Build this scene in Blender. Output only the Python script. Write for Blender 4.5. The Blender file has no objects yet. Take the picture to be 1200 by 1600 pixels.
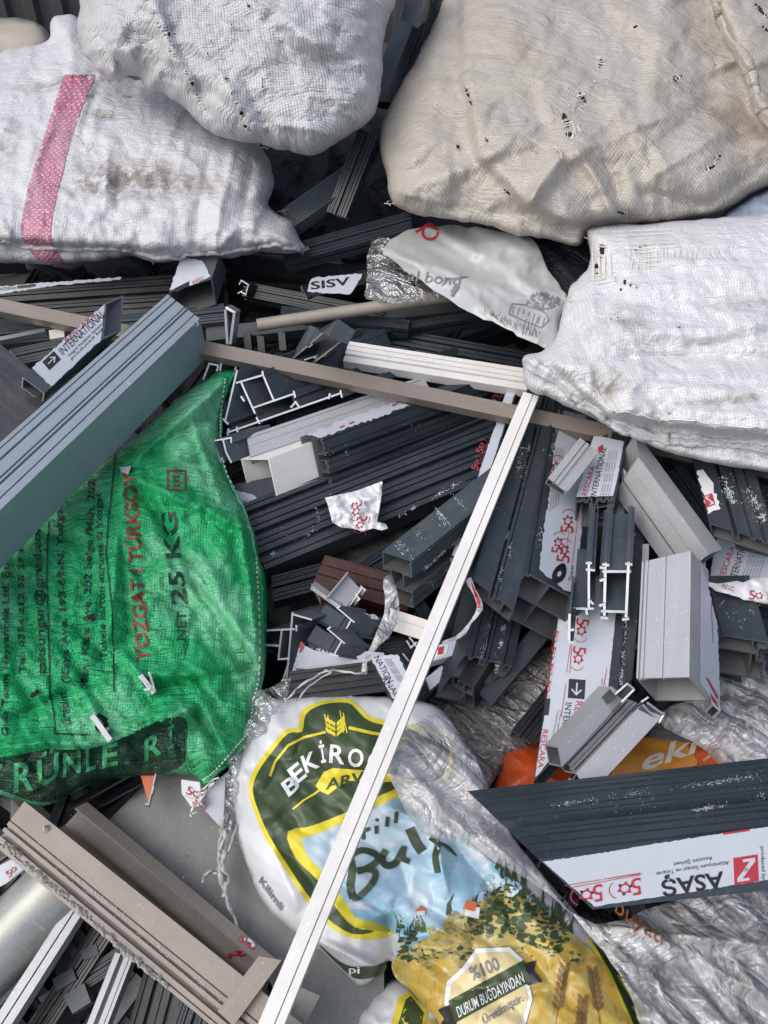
import bpy, bmesh, math, random
import numpy as np
from mathutils import Vector, Matrix
from mathutils.geometry import delaunay_2d_cdt, tessellate_polygon
random.seed(7)
scene = bpy.context.scene
COL = scene.collection
R = math.radians
# ------------------------------------------------------------- camera
cam_d = bpy.data.cameras.new('camera'); cam = bpy.data.objects.new('camera', cam_d); COL.objects.link(cam)
cam.location = (0, 0, 1.6); cam.rotation_euler = (R(45), 0, 0)
cam_d.sensor_fit = 'VERTICAL'; cam_d.sensor_height = 36; cam_d.lens = 18/math.tan(R(30))
cam_d.clip_start = 0.02; cam_d.clip_end = 500
scene.camera = cam
# ------------------------------------------------------------- light: overcast daylight
SUN_EL, SUN_AZ = 50, -120
world = bpy.data.worlds.new('World'); scene.world = world; world.use_nodes = True
wn = world.node_tree; bg = wn.nodes['Background']
sky = wn.nodes.new('ShaderNodeTexSky'); sky.sky_type = 'NISHITA'; sky.sun_disc = False
sky.sun_elevation = R(SUN_EL); sky.sun_rotation = R(SUN_AZ)
sky.dust_density = 4.0; sky.air_density = 1.0; sky.ozone_density = 1.0
desat = wn.nodes.new('ShaderNodeHueSaturation'); desat.inputs['Saturation'].default_value = 0.68
wn.links.new(sky.outputs[0], desat.inputs['Color']); wn.links.new(desat.outputs[0], bg.inputs[0])
bg.inputs[1].default_value = 0.15
sl = bpy.data.lights.new('sun', 'SUN'); sun = bpy.data.objects.new('sun', sl); COL.objects.link(sun)
sl.energy = .6; sl.angle = R(50); sl.color = (1, .975, .95)
az = R(SUN_AZ)
sdir = Vector((math.sin(az)*math.cos(R(SUN_EL)), math.cos(az)*math.cos(R(SUN_EL)), math.sin(R(SUN_EL))))
sun.rotation_euler = sdir.to_track_quat('Z', 'Y').to_euler()
scene.view_settings.view_transform = 'Standard'; scene.view_settings.look = 'None'
scene.view_settings.exposure = 0.48; scene.view_settings.gamma = 1
# ------------------------------------------------------------- places
F = 800/math.tan(R(30))
CO = Vector((0, 0, 1.6)); CR = Matrix.Rotation(R(45), 3, 'X')
HN = Vector((0, -.25, 1)).normalized(); HC = HN.dot(Vector((0, 0, .42)))
def at(px, py, d): return CO + CR @ Vector(((px-600)/F*d, (800-py)/F*d, -d))
def hd(px, py, h=0):
    r = CR @ Vector(((px-600)/F, (800-py)/F, -1))
    return (HC + h - HN.dot(CO)) / HN.dot(r)
def S(px, py, h=0): return at(px, py, hd(px, py, h))
CRn = np.array(CR)
def atn(px, py, d):
    v = np.stack([(px-600)/F*d, (800-py)/F*d, -d], -1)
    return v @ CRn.T + np.array(CO)
def proj(P):
    v = CR.transposed() @ (P - CO)
    return (600 - v.x/v.z*F, 800 + v.y/v.z*F)
# ------------------------------------------------------------- noise
def _h(ix, iy, s):
    n = (ix.astype(np.int64)*374761393 + iy.astype(np.int64)*668265263 + s*1442695041) & 0x7fffffff
    n = ((n ^ (n >> 13)) * 1274126177) & 0x7fffffff
    return ((n ^ (n >> 16)) & 0xffff) / 65535.0*2 - 1
def vnoise(x, y, s=0):
    ix = np.floor(x); iy = np.floor(y); fx = x-ix; fy = y-iy
    ux = fx*fx*fx*(fx*(fx*6-15)+10); uy = fy*fy*fy*(fy*(fy*6-15)+10)
    a = _h(ix, iy, s); b = _h(ix+1, iy, s); c = _h(ix, iy+1, s); d = _h(ix+1, iy+1, s)
    return (a*(1-ux)+b*ux)*(1-uy) + (c*(1-ux)+d*ux)*uy
def fbm(x, y, s=0, o=3):
    t = 0; a = 1; n = 0
    for k in range(o):
        t = t + a*vnoise(x*2**k+17*k, y*2**k-9*k, s+k); n += a; a *= .5
    return t/n
def crackle(x, y, s=0):
    ix = np.floor(x); iy = np.floor(y); f1 = np.full(x.shape, 9.); f2 = np.full(x.shape, 9.)
    for dx in (-1, 0, 1):
        for dy in (-1, 0, 1):
            cx = ix+dx+.5+.45*_h(ix+dx, iy+dy, s); cy = iy+dy+.5+.45*_h(ix+dx, iy+dy, s+9); d = np.hypot(x-cx, y-cy)
            f2 = np.minimum(f2, np.maximum(f1, d)); f1 = np.minimum(f1, d)
    return np.minimum(f2-f1, .45)/.45-.5
def ridged(x, y, s=0, o=3):
    t = 0; a = 1; n = 0
    for k in range(o):
        t = t + a*(1-2*np.abs(vnoise(x*2**k+5*k, y*2**k+3*k, s+k))); n += a; a *= .5
    return t/n
# ------------------------------------------------------------- materials
MATS = {}
class NB:
    def __init__(s, m): s.t = m.node_tree; s.b = s.t.nodes['Principled BSDF']; s.out = s.t.nodes['Material Output']
    def n(s, ty, **kw):
        x = s.t.nodes.new('ShaderNode'+ty)
        for k, v in kw.items(): setattr(x, k, v)
        return x
    def L(s, a, b): s.t.links.new(a, b)
    def val(s, sock, v):
        if isinstance(v, (int, float)): sock.default_value = v
        elif isinstance(v, tuple): sock.default_value = v if len(v) == len(sock.default_value) else (*v, 1)
        else: s.L(v, sock)
    def m(s, op, a, b=None, c=None, clamp=False):
        x = s.n('Math', operation=op, use_clamp=clamp)
        for i, v in enumerate((a, b, c)):
            if v is not None: s.val(x.inputs[i], v)
        return x.outputs[0]
    def mix(s, f, a, b, bt='MIX'):
        x = s.n('Mix', data_type='RGBA', blend_type=bt)
        s.val(x.inputs[0], f); s.val(x.inputs[6], a); s.val(x.inputs[7], b); return x.outputs[2]
    def noise(s, vec, sc, det=3, rough=.5, dist=0):
        x = s.n('TexNoise'); x.inputs['Scale'].default_value = sc; x.inputs['Detail'].default_value = det
        x.inputs['Roughness'].default_value = rough; x.inputs['Distortion'].default_value = dist
        if vec is not None: s.L(vec, x.inputs['Vector'])
        return x.outputs[0]
    def scale(s, vec, xyz):
        x = s.n('Mapping'); s.L(vec, x.inputs[0]); x.inputs['Scale'].default_value = xyz; return x.outputs[0]
    def step(s, v, a, b):
        x = s.n('MapRange'); x.inputs[1].default_value = a; x.inputs[2].default_value = b; s.L(v, x.inputs[0]); return x.outputs[0]
    def bump(s, h, dist, st=1, prev=None):
        x = s.n('Bump'); x.inputs['Strength'].default_value = st; x.inputs['Distance'].default_value = dist
        s.L(h, x.inputs['Height'])
        if prev is not None: s.L(prev, x.inputs['Normal'])
        s.L(x.outputs[0], s.b.inputs['Normal']); return x.outputs[0]
def newmat(name):
    m = bpy.data.materials.new(name); m.use_nodes = True; MATS[name] = m; return m, NB(m)
def coat(name, col, rough=.4, metal=0, speck=.0, dirt=.15, dirtcol=(.25, .23, .2), scratch=.3, spec=.5):
    m, b = newmat(name); co = b.n('TexCoord').outputs['Object']; geo = b.n('NewGeometry').outputs['Position']
    c = b.mix(b.m('MULTIPLY', b.step(b.noise(geo, 9, 5, .65), .42, .75), dirt), col, dirtcol)
    st = b.noise(b.scale(co, (260, 260, 5)), 1, 2)          # faint drawing lines along the bar
    c = b.mix(b.m('MULTIPLY', b.step(st, .45, .8), .18*scratch), c, tuple(min(1, x*2.2+.05) for x in col))
    fine = b.noise(geo, 60, 4, .7)
    c = b.mix(b.m('MULTIPLY', b.step(fine, .55, .8), dirt*.8), c, dirtcol)
    for an, th in ((.5, .69), (-.8, .70)):      # fine scratches across the face
        mp = b.n('Mapping'); mp.inputs['Rotation'].default_value = (an, an*.6, an); b.L(geo, mp.inputs[0])
        sc_ = b.step(b.noise(b.scale(mp.outputs[0], (420, 9, 420)), 1, 1), th, th+.04)
        c = b.mix(b.m('MULTIPLY', sc_, .35), c, tuple(min(1, x*1.6+.12) for x in col))
    sm = b.step(b.noise(b.scale(co, (30, 30, 9)), 1, 5, .7), .5, .72)
    c = b.mix(b.m('MULTIPLY', sm, .10+dirt*.5), c, dirtcol)
    if speck > 0:
        v = b.n('TexVoronoi'); v.inputs['Scale'].default_value = 330; b.L(geo, v.inputs['Vector'])
        msk = b.m('MULTIPLY', b.m('LESS_THAN', v.outputs['Distance'], .2), b.m('GREATER_THAN', b.noise(geo, 15, 4, .7), .70-speck*.04))
        c = b.mix(msk, c, (.6, .62, .64))
    b.L(c, b.b.inputs['Base Color'])
    b.L(b.m('ADD', b.m('MULTIPLY', b.noise(geo, 25, 4), .3), rough-.13), b.b.inputs['Roughness'])
    b.b.inputs['Metallic'].default_value = metal; b.b.inputs['Specular IOR Level'].default_value = spec
    h = b.m('ADD', b.m('MULTIPLY', st, .3), b.noise(geo, 18, 3))
    b.bump(h, .0004, .5)
    return m
coat('anthracite', (.019, .028, .036), .38, speck=1, dirt=.12, dirtcol=(.12, .13, .14))
coat('black_coat', (.007, .009, .012), .32, speck=.3, dirt=.08)
coat('slate', (.040, .056, .070), .42, speck=.1, dirt=.15)
coat('blue_grey', (.28, .335, .385), .42, metal=.3, dirt=.14)
coat('silver', (.42, .435, .455), .38, metal=.35, dirt=.12)
coat('mill', (.42, .43, .45), .34, metal=.6, dirt=.2)
coat('mill_dark', (.13, .135, .14), .38, metal=.5, dirt=.25)
coat('cut', (.62, .63, .65), .5, metal=.25, dirt=.35, dirtcol=(.3, .3, .3), scratch=1)
coat('white_coat', (.72, .71, .69), .35, dirt=.36, dirtcol=(.42, .39, .35))
coat('cream', (.62, .61, .56), .4, dirt=.15)
coat('brown', (.185, .155, .132), .4, dirt=.15, dirtcol=(.3, .27, .23))
coat('brushed_dark', (.07, .07, .075), .36, metal=.6, dirt=.2, scratch=1.5)
coat('taupe', (.25, .215, .185), .48, metal=.15, dirt=.4, dirtcol=(.36, .32, .28))
coat('panel_grey', (.145, .15, .145), .42, metal=.2, dirt=.3, dirtcol=(.32, .32, .31))
coat('wood_brown', (.05, .016, .010), .35, dirt=.1, scratch=1)
coat('polyamide', (.006, .006, .007), .5, dirt=.05)
coat('pipe_beige', (.34, .31, .26), .5, metal=.2, dirt=.5, dirtcol=(.2, .16, .12))
coat('zinc', (.40, .41, .38), .4, metal=.6, dirt=.6, dirtcol=(.2, .21, .19))
def plain(name, col, rough=.45, n=30, amt=.15):
    m, b = newmat(name); geo = b.n('NewGeometry').outputs['Position']
    c = b.mix(b.m('MULTIPLY', b.step(b.noise(geo, n, 5, .7), .4, .75), amt), col, tuple(x*.55+.04 for x in col))
    b.L(c, b.b.inputs['Base Color']); b.b.inputs['Roughness'].default_value = rough
    b.bump(b.noise(geo, 45, 3), .0012, .5)
    return m
plain('film', (.48, .52, .58), .34)
plain('film_white', (.64, .66, .68), .4)
plain('print_red', (.42, .03, .05)); plain('print_black', (.018, .018, .022)); plain('print_white', (.7, .72, .73))
plain('print_grey', (.17, .18, .2)); plain('print_yellow', (.66, .56, .03)); plain('print_green', (.035, .062, .022))
plain('print_leaf', (.028, .05, .022)); plain('print_roof', (.55, .14, .05)); plain('print_tan', (.62, .52, .27))
plain('print_orange', (.6, .11, .02)); plain('orange_bag', (.50, .07, .008), .35, 12, .3); plain('amber_bag', (.56, .22, .02), .35, 12, .4)
plain('thread', (.66, .64, .58), .6); plain('dirt', (.12, .1, .07), .9)
plain('blue_sack', (.24, .29, .38), .5, 90, .6); plain('pink_light', (.60, .40, .47), .5)
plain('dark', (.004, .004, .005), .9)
plain('silic', (.36, .35, .32), .35); plain('shaving', (.72, .73, .75), .35, 30, 0); plain('print_red2', (.5, .05, .07)); plain('clear_solid', (.42, .42, .43), .18)
coat('slate2', (.030, .043, .055), .36, speck=.8, dirt=.1, dirtcol=(.12, .14, .16))
def painted(name, a, b_, c_, sc, ax=(1, 1, 1)):
    m, b = newmat(name); co = b.n('UVMap').outputs[0]; v = b.scale(co, ax)
    c = b.mix(b.step(b.noise(v, sc, 4, .6, .6), .42, .6), a, b_)
    c = b.mix(b.step(b.noise(v, sc*2.3, 4, .7, 1), .55, .68), c, c_)
    b.L(c, b.b.inputs['Base Color']); b.b.inputs['Roughness'].default_value = .33
painted('paint_sky', (.22, .42, .55), (.42, .54, .62), (.52, .53, .57), 6, (1, 1.6, 1))
painted('paint_field', (.46, .39, .13), (.36, .29, .10), (.17, .15, .06), 22, (1, 3, 1))
painted('paint_wheat', (.46, .31, .05), (.40, .31, .09), (.26, .17, .04), 20, (3, 1, 1))
painted('paint_tree', (.03, .055, .02), (.09, .13, .04), (.2, .2, .06), 40)
def weave(name, base, pitch=.0035, gap=.35, dirt=.25, dirtcol=(.3, .26, .2), rough=.5, stains=(), bumpd=.0006, trans=0, holes=0, fold=.3, second=None):
    m, b = newmat(name); uv = b.n('UVMap').outputs[0]
    wob = b.n('TexNoise'); wob.inputs['Scale'].default_value = 14; wob.inputs['Detail'].default_value = 2; b.L(uv, wob.inputs['Vector'])
    vm = b.n('VectorMath', operation='MULTIPLY_ADD'); b.L(wob.outputs['Color'], vm.inputs[0]); vm.inputs[1].default_value = (.012, .012, 0); b.L(uv, vm.inputs[2])
    sp = b.n('SeparateXYZ'); b.L(vm.outputs[0], sp.inputs[0])
    U = b.m('DIVIDE', sp.outputs[0], pitch); V = b.m('DIVIDE', sp.outputs[1], pitch)
    par = b.m('MODULO', b.m('ADD', b.m('ABSOLUTE', b.m('FLOOR', U)), b.m('ABSOLUTE', b.m('FLOOR', V))), 2)
    su = b.m('ABSOLUTE', b.m('SINE', b.m('MULTIPLY', U, math.pi))); sv = b.m('ABSOLUTE', b.m('SINE', b.m('MULTIPLY', V, math.pi)))
    h1 = b.m('MULTIPLY', b.m('POWER', su, .5), b.m('ADD', b.m('MULTIPLY', sv, .5), .5))
    h2 = b.m('MULTIPLY', b.m('POWER', sv, .5), b.m('ADD', b.m('MULTIPLY', su, .5), .5))
    h = b.m('ADD', b.m('MULTIPLY', h1, par), b.m('MULTIPLY', h2, b.m('SUBTRACT', 1, par)))
    # threads of uneven width: streaks along both directions
    s1 = b.noise(b.scale(vm.outputs[0], (1/pitch*.8, 6, 1)), 1, 2); s2 = b.noise(b.scale(vm.outputs[0], (6, 1/pitch*.8, 1)), 1, 2)
    streak = b.m('ADD', s1, s2)
    patch = b.step(b.noise(uv, 11, 3, .6), .35, .65)
    base2 = tuple(x*(1-gap) for x in base)
    c = b.mix(b.step(h, .0, .85), base2, base)
    c = b.mix(b.m('MULTIPLY', b.step(streak, .98, 1.35), b.m('MULTIPLY', patch, gap)), c, tuple(x*.6 for x in base))
    if second: c = b.mix(b.step(b.noise(uv, 5, 4, .6), .45, .6), c, second)
    grime = b.noise(b.scale(uv, (3, 9, 1)), 1, 6, .75, .6)
    c = b.mix(b.m('MULTIPLY', b.step(grime, .5, .7), min(1, dirt*1.6)), c, tuple(x*.8 for x in dirtcol))
    big = b.noise(uv, 4.5, 5, .65)
    c = b.mix(b.m('MULTIPLY', b.step(big, .45, .75), dirt), c, dirtcol)
    c = b.mix(b.m('MULTIPLY', b.step(b.noise(uv, 120, 3, .7), .62, .75), dirt), c, tuple(x*.5 for x in dirtcol))
    for (sx, sy, rx, ry, amt) in stains:
        mp = b.n('Mapping'); mp.vector_type = 'POINT'; b.L(uv, mp.inputs[0]); mp.inputs['Location'].default_value = (-sx/rx, -sy/ry, 0); mp.inputs['Scale'].default_value = (1/rx, 1/ry, 1)
        ln = b.n('VectorMath', operation='LENGTH'); b.L(mp.outputs[0], ln.inputs[0])
        f = b.m('MULTIPLY', b.m('SUBTRACT', 1, ln.outputs['Value'], clamp=True), b.step(b.noise(uv, 38, 5, .8), .38, .62))
        c = b.mix(b.m('MULTIPLY', f, amt*2.2, clamp=True), c, tuple(x*.6 for x in dirtcol))
    b.L(c, b.b.inputs['Base Color']); b.b.inputs['Roughness'].default_value = rough
    hh = b.m('ADD', h, b.m('MULTIPLY', streak, .8))
    n1 = b.bump(hh, bumpd, .8)
    ab = lambda x: b.m('ABSOLUTE', b.m('SUBTRACT', x, .5))
    w = ab(b.noise(b.scale(uv, (9, 26, 1)), 1, 3, .55, 1.2)); w2 = ab(b.noise(uv, 16, 3, .6, .8)); w3 = b.noise(uv, 60, 3, .6, .3)
    b.bump(b.m('ADD', b.m('ADD', w, w2), b.m('MULTIPLY', w3, .25)), .015, min(1, fold*1.6), n1)
    if holes:
        sp2 = b.m('MULTIPLY', b.step(b.noise(uv, 30, 3, .7), .64, .68), b.m('LESS_THAN', h, .5))
        b.L(b.m('SUBTRACT', 1, b.m('MULTIPLY', sp2, holes)), b.b.inputs['Alpha'])
    if trans:
        tr = b.n('BsdfTranslucent'); b.L(c, tr.inputs[0]); mx = b.n('MixShader'); mx.inputs[0].default_value = trans
        b.L(b.b.outputs[0], mx.inputs[1]); b.L(tr.outputs[0], mx.inputs[2]); b.L(mx.outputs[0], b.out.inputs[0])
    return m
def plastic(name, col, a0, a1, sc=26, tint=None, rough=.16, gl=.55):
    m, b = newmat(name); uv = b.n('UVMap').outputs[0]
    wv = b.noise(uv, 5, 2, .5); mp = b.n('Mapping'); mp.inputs['Rotation'].default_value = (0, 0, .7); b.L(uv, mp.inputs[0])
    v = b.scale(mp.outputs[0], (1, 4.5, 1))
    n = b.noise(v, sc*.55, 3, .5, 1.6); n1 = b.noise(mp.outputs[0], sc*2.0, 4, .6, 1.4)
    rd = b.m('POWER', b.m('SUBTRACT', 1, b.m('MULTIPLY', b.m('ABSOLUTE', b.m('SUBTRACT', n, .5)), 9), clamp=True), 2)
    rd2 = b.m('POWER', b.m('SUBTRACT', 1, b.m('MULTIPLY', b.m('ABSOLUTE', b.m('SUBTRACT', n1, .5)), 12), clamp=True), 2)
    cr = b.m('ADD', rd, b.m('MULTIPLY', rd2, .7), clamp=True)
    h = b.m('ADD', b.m('MULTIPLY', b.m('ABSOLUTE', b.m('SUBTRACT', n, .5)), 3), b.m('MULTIPLY', b.m('ABSOLUTE', b.m('SUBTRACT', n1, .5)), 2.6))
    bp = b.bump(b.m('ADD', h, b.m('MULTIPLY', b.noise(uv, 70, 3, .6), .10)), .016, .7)
    di = b.n('BsdfDiffuse'); di.inputs[0].default_value = (*col, 1); g = b.n('BsdfGlossy'); g.inputs[0].default_value = (.85, .86, .88, 1); g.inputs['Roughness'].default_value = rough
    b.L(bp, di.inputs['Normal']); b.L(bp, g.inputs['Normal'])
    mx = b.n('MixShader'); mx.inputs[0].default_value = gl; b.L(di.outputs[0], mx.inputs[1]); b.L(g.outputs[0], mx.inputs[2])
    tr = b.n('BsdfTransparent'); m2 = b.n('MixShader')
    a = b.m('ADD', b.m('MULTIPLY', b.m('ADD', b.m('MULTIPLY', cr, .8), b.m('MULTIPLY', b.step(wv, .4, .65), .35)), a1-a0), a0, clamp=True)
    b.L(a, m2.inputs[0]); b.L(tr.outputs[0], m2.inputs[1]); b.L(mx.outputs[0], m2.inputs[2]); b.L(m2.outputs[0], b.out.inputs[0])
    return m
plastic('clear_plastic', (.64, .64, .66), .20, .80, 7, rough=.28, gl=.18)
plastic('milky_plastic', (.55, .55, .55), .55, .95, 14)
plastic('dusty_plastic', (.22, .21, .195), .6, .95, 11, rough=.4, gl=.25)
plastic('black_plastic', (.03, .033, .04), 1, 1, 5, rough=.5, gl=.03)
plastic('thin_plastic', (.5, .5, .52), .08, .6, 10)
# ------------------------------------------------------------- mesh building
GROUPS = {}
class MB:
    def __init__(s): s.v = []; s.f = []; s.m = []; s.uv = []; s.names = []; s.has = False
    def mi(s, name):
        if name not in s.names: s.names.append(name)
        return s.names.index(name)
    def add(s, verts, faces, mat, uvs=None):
        o = len(s.v); s.v.extend([tuple(p) for p in verts]); k = s.mi(mat)
        s.uv.extend([tuple(p) for p in uvs] if uvs is not None else [(0, 0)]*len(verts))
        for f in faces: s.f.append([i+o for i in f]); s.m.append(k)
    def build(s, name, parent=None, M=None, smooth=False):
        me = bpy.data.meshes.new(name)
        V = s.v
        if M is not None:
            Mi = np.array(M.inverted()); A = np.array(V, float); V = (A @ Mi[:3, :3].T + Mi[:3, 3]).tolist()
        me.from_pydata(V, [], s.f)
        for n in s.names: me.materials.append(MATS[n])
        me.polygons.foreach_set('material_index', s.m)
        if smooth: me.polygons.foreach_set('use_smooth', [True]*len(s.f))
        uvl = me.uv_layers.new(name='UVMap')
        li = np.empty(len(me.loops), int); me.loops.foreach_get('vertex_index', li)
        uvl.data.foreach_set('uv', np.array(s.uv, float)[li].ravel())
        me.validate(); me.update()
        o = bpy.data.objects.new(name, me); COL.objects.link(o)
        if M is not None: o.matrix_world = M
        if parent is not None:
            o.parent = parent; o.matrix_parent_inverse = parent.matrix_world.inverted()
        return o
def tag(o, label, cat, group=None, kind=None):
    if label: o['label'] = label
    if cat: o['category'] = cat
    if group: o['group'] = group
    if kind: o['kind'] = kind
    return o
def frame(O, x, z):
    x = x.normalized(); z = (z - x*z.dot(x)).normalized(); y = z.cross(x)
    M = Matrix((x, y, z)).transposed().to_4x4(); M.translation = O; return M
# ------------------------------------------------------------- surfaces to print on (pixel -> point)
def plane_surf(O, n):
    O = np.array(O); n = np.array(n); c = np.array(CO)
    def f(px, py, lift=0):
        px = np.asarray(px, float); py = np.asarray(py, float)
        r = atn(px, py, np.ones_like(px)) - c
        t = ((O-c)@n)/(r@n); P = c + r*t[..., None]
        nn = n if n@(c-O) > 0 else -n
        return P + nn*lift
    return f
def catmull(pts, n=6, closed=True):
    P = np.array(pts, float); N = len(P); out = []
    rng = range(N) if closed else range(N-1)
    for i in rng:
        g = lambda k: P[(i+k) % N] if closed else P[min(max(i+k, 0), N-1)]
        p0, p1, p2, p3 = g(-1), g(0), g(1), g(2)
        for t in np.linspace(0, 1, n, endpoint=False):
            out.append(.5*((2*p1)+(-p0+p2)*t+(2*p0-5*p1+4*p2-p3)*t*t+(-p0+3*p1-3*p2+p3)*t**3))
    if not closed: out.append(P[-1])
    return np.array(out)
def inside(pts, poly):
    x, y = pts[:, 0], pts[:, 1]; r = np.zeros(len(pts), bool); j = len(poly)-1
    for i in range(len(poly)):
        xi, yi = poly[i]; xj, yj = poly[j]
        c = ((yi > y) != (yj > y))
        with np.errstate(divide='ignore', invalid='ignore'):
            r ^= c & (x < (xj-xi)*(y-yi)/(yj-yi+1e-12)+xi)
        j = i
    return r
def pdist(pts, poly, closed=True):
    best = np.full(len(pts), 1e9); N = len(poly)
    for i in range(N if closed else N-1):
        a = poly[i]; b = poly[(i+1) % N]; ab = b-a; L = ab@ab+1e-9
        t = np.clip(((pts-a)@ab)/L, 0, 1); d = np.hypot(*(pts-(a+t[:, None]*ab)).T)
        best = np.minimum(best, d)
    return best
def tri_region(poly, sp):
    """triangulate the inside of a pixel polygon with points about sp apart; returns points, triangles"""
    poly = np.array(poly, float); out = []
    for i in range(len(poly)):
        a = poly[i]; b = poly[(i+1) % len(poly)]; n = max(1, int(np.hypot(*(b-a))/sp))
        for k in range(n): out.append(a+(b-a)*k/n)
    B = np.array(out)
    x0, y0 = B.min(0); x1, y1 = B.max(0); I = []
    k = 0; y = y0+sp*.5
    while y < y1:
        xs = np.arange(x0+(k % 2)*sp*.5, x1, sp); I.append(np.stack([xs, np.full(len(xs), y)], 1)); y += sp*.87; k += 1
    P = np.concatenate(I) if I else np.zeros((0, 2))
    if len(P): P = P[inside(P, B)]
    if len(P): P = P[pdist(P, B) > sp*.45]
    al = [Vector(p) for p in B]+[Vector(p) for p in P]
    nb = len(B)
    r = delaunay_2d_cdt(al, [], [list(range(nb))], 1, 1e-5)
    return np.array([tuple(v) for v in r[0]]), [list(f) for f in r[2]]
def patch(mb, surf, poly, mat, lift=.0006, sp=None, jag=0, seed=0):
    poly = np.array(poly, float)
    if jag:
        o = []; N = len(poly); rg = random.Random(seed)
        for i in range(N):
            a = poly[i]; b = poly[(i+1) % N]; n = max(1, int(np.hypot(*(b-a))/5))
            for k in range(n):
                o.append(a+(b-a)*k/n+np.array([rg.uniform(-jag, jag), rg.uniform(-jag, jag)])*(k > 0))
        poly = np.array(o)
    if sp: P, T = tri_region(poly, sp)
    else:
        P = poly; r = delaunay_2d_cdt([Vector(p) for p in poly], [], [list(range(len(poly)))], 1, 1e-5)
        P = np.array([tuple(v) for v in r[0]]); T = [list(f) for f in r[2]]
    W = surf(P[:, 0], P[:, 1], lift)
    mb.add(W, orient(W, T), mat, P*.001)
def orient(W, T):
    W = np.asarray(W); o = []
    c = np.array(CO)
    for f in T:
        a, b, d = W[f[0]], W[f[1]], W[f[2]]
        o.append(f if np.cross(b-a, d-a)@(c-a) > 0 else f[::-1])
    return o
_tc = {}
def textmesh(s, bold):
    if (s, bold) in _tc: return _tc[(s, bold)]
    cu = bpy.data.curves.new('t', 'FONT'); cu.body = s; cu.resolution_u = 3; cu.offset = .022 if bold else 0.004
    ob = bpy.data.objects.new('t', cu); COL.objects.link(ob)
    bpy.context.view_layer.update()
    dg = bpy.context.evaluated_depsgraph_get(); me = ob.evaluated_get(dg).to_mesh()
    V = np.array([tuple(v.co)[:2] for v in me.vertices]); T = [list(p.vertices) for p in me.polygons]
    ob.evaluated_get(dg).to_mesh_clear(); bpy.data.objects.remove(ob)
    if len(V): V[:, 0] -= V[:, 0].min(); V[:, 0] /= max(1e-6, V[:, 0].max()); V[:, 1] /= .72
    _tc[(s, bold)] = (V, T); return V, T
def text(mb, surf, s, p0, p1, up, mat, lift=.0011, bold=False, split=0, arc=0):
    """s from pixel p0 to pixel p1 along its baseline, 'up' the pixel vector of a capital's height"""
    V, T = textmesh(s, bold)
    if not len(V): return
    if split:
        bm = bmesh.new(); vs = [bm.verts.new((*p, 0)) for p in V]
        for f in T:
            try: bm.faces.new([vs[i] for i in f])
            except ValueError: pass
        L = math.hypot(p1[0]-p0[0], p1[1]-p0[1])
        for _ in range(3):
            es = [e for e in bm.edges if abs(e.verts[0].co.x-e.verts[1].co.x)*L > split or abs(e.verts[0].co.y-e.verts[1].co.y)*math.hypot(*up) > split]
            if not es: break
            bmesh.ops.subdivide_edges(bm, edges=es, cuts=1)
        bmesh.ops.triangulate(bm, faces=bm.faces[:]); bm.verts.index_update()
        V = np.array([tuple(v.co)[:2] for v in bm.verts]); T = [[v.index for v in f.verts] for f in bm.faces]; bm.free()
    p0 = np.array(p0, float); p1 = np.array(p1, float); up = np.array(up, float)
    P = p0+V[:, :1]*(p1-p0)+V[:, 1:]*up
    if arc: P = P + (4*V[:, :1]*(1-V[:, :1]))*arc*up/np.hypot(*up)
    W = surf(P[:, 0], P[:, 1], lift); mb.add(W, orient(W, T), mat, P*.001)
class Loc:   # local drawing frame in a surface: origin pixel, x vector, y vector
    def __init__(s, mb, surf, o, x, y, lift=.0011, sp=None): s.mb, s.s, s.o, s.x, s.y, s.l, s.sp = mb, surf, np.array(o, float), np.array(x, float), np.array(y, float), lift, sp
    def P(s, pts): p = np.array(pts, float); return s.o+p[:, :1]*s.x+p[:, 1:]*s.y
    def poly(s, pts, mat, lift=0): patch(s.mb, s.s, s.P(pts), mat, s.l+lift, s.sp)
    def line(s, pts, w, mat, lift=0):
        p = np.array(pts, float)
        for a, b in zip(p[:-1], p[1:]):
            d = b-a; n = np.array([-d[1], d[0]])/max(1e-9, np.hypot(*d))*w/2; e = d/max(1e-9, np.hypot(*d))*w*.25
            s.poly([a-e+n, b+e+n, b+e-n, a-e-n], mat, lift); lift += .00006
    def brush(s, pts, w, mat, lift=0, taper=0):
        p = catmull(pts, 5, False); d = np.gradient(p, axis=0); n = np.stack([-d[:, 1], d[:, 0]], 1)/np.maximum(1e-9, np.hypot(*d.T))[:, None]
        t = np.linspace(0, 1, len(p)); ww = w/2*(1-taper*np.abs(2*t-1)**2)[:, None]; a = p+n*ww; c = p-n*ww
        for k in range(len(p)-1): s.poly([a[k], a[k+1], c[k+1], c[k]], mat, lift+(k % 2)*.00005)
    def ring(s, c, r, w, mat, a0=0, a1=360, lift=0, n=14):
        o = []; i = []
        for k in range(n+1):
            a = R(a0+(a1-a0)*k/n); o.append((c[0]+(r+w/2)*math.cos(a), c[1]+(r+w/2)*math.sin(a))); i.append((c[0]+(r-w/2)*math.cos(a), c[1]+(r-w/2)*math.sin(a)))
        for k in range(n): s.poly([o[k], o[k+1], i[k+1], i[k]], mat, lift)
    def text(s, st, p, w, h, mat, bold=False, split=0):
        a = s.P([p, (p[0]+w, p[1])]); text(s.mb, s.s, st, a[0], a[1], s.y*h, mat, s.l+.0002, bold, split)
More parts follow.
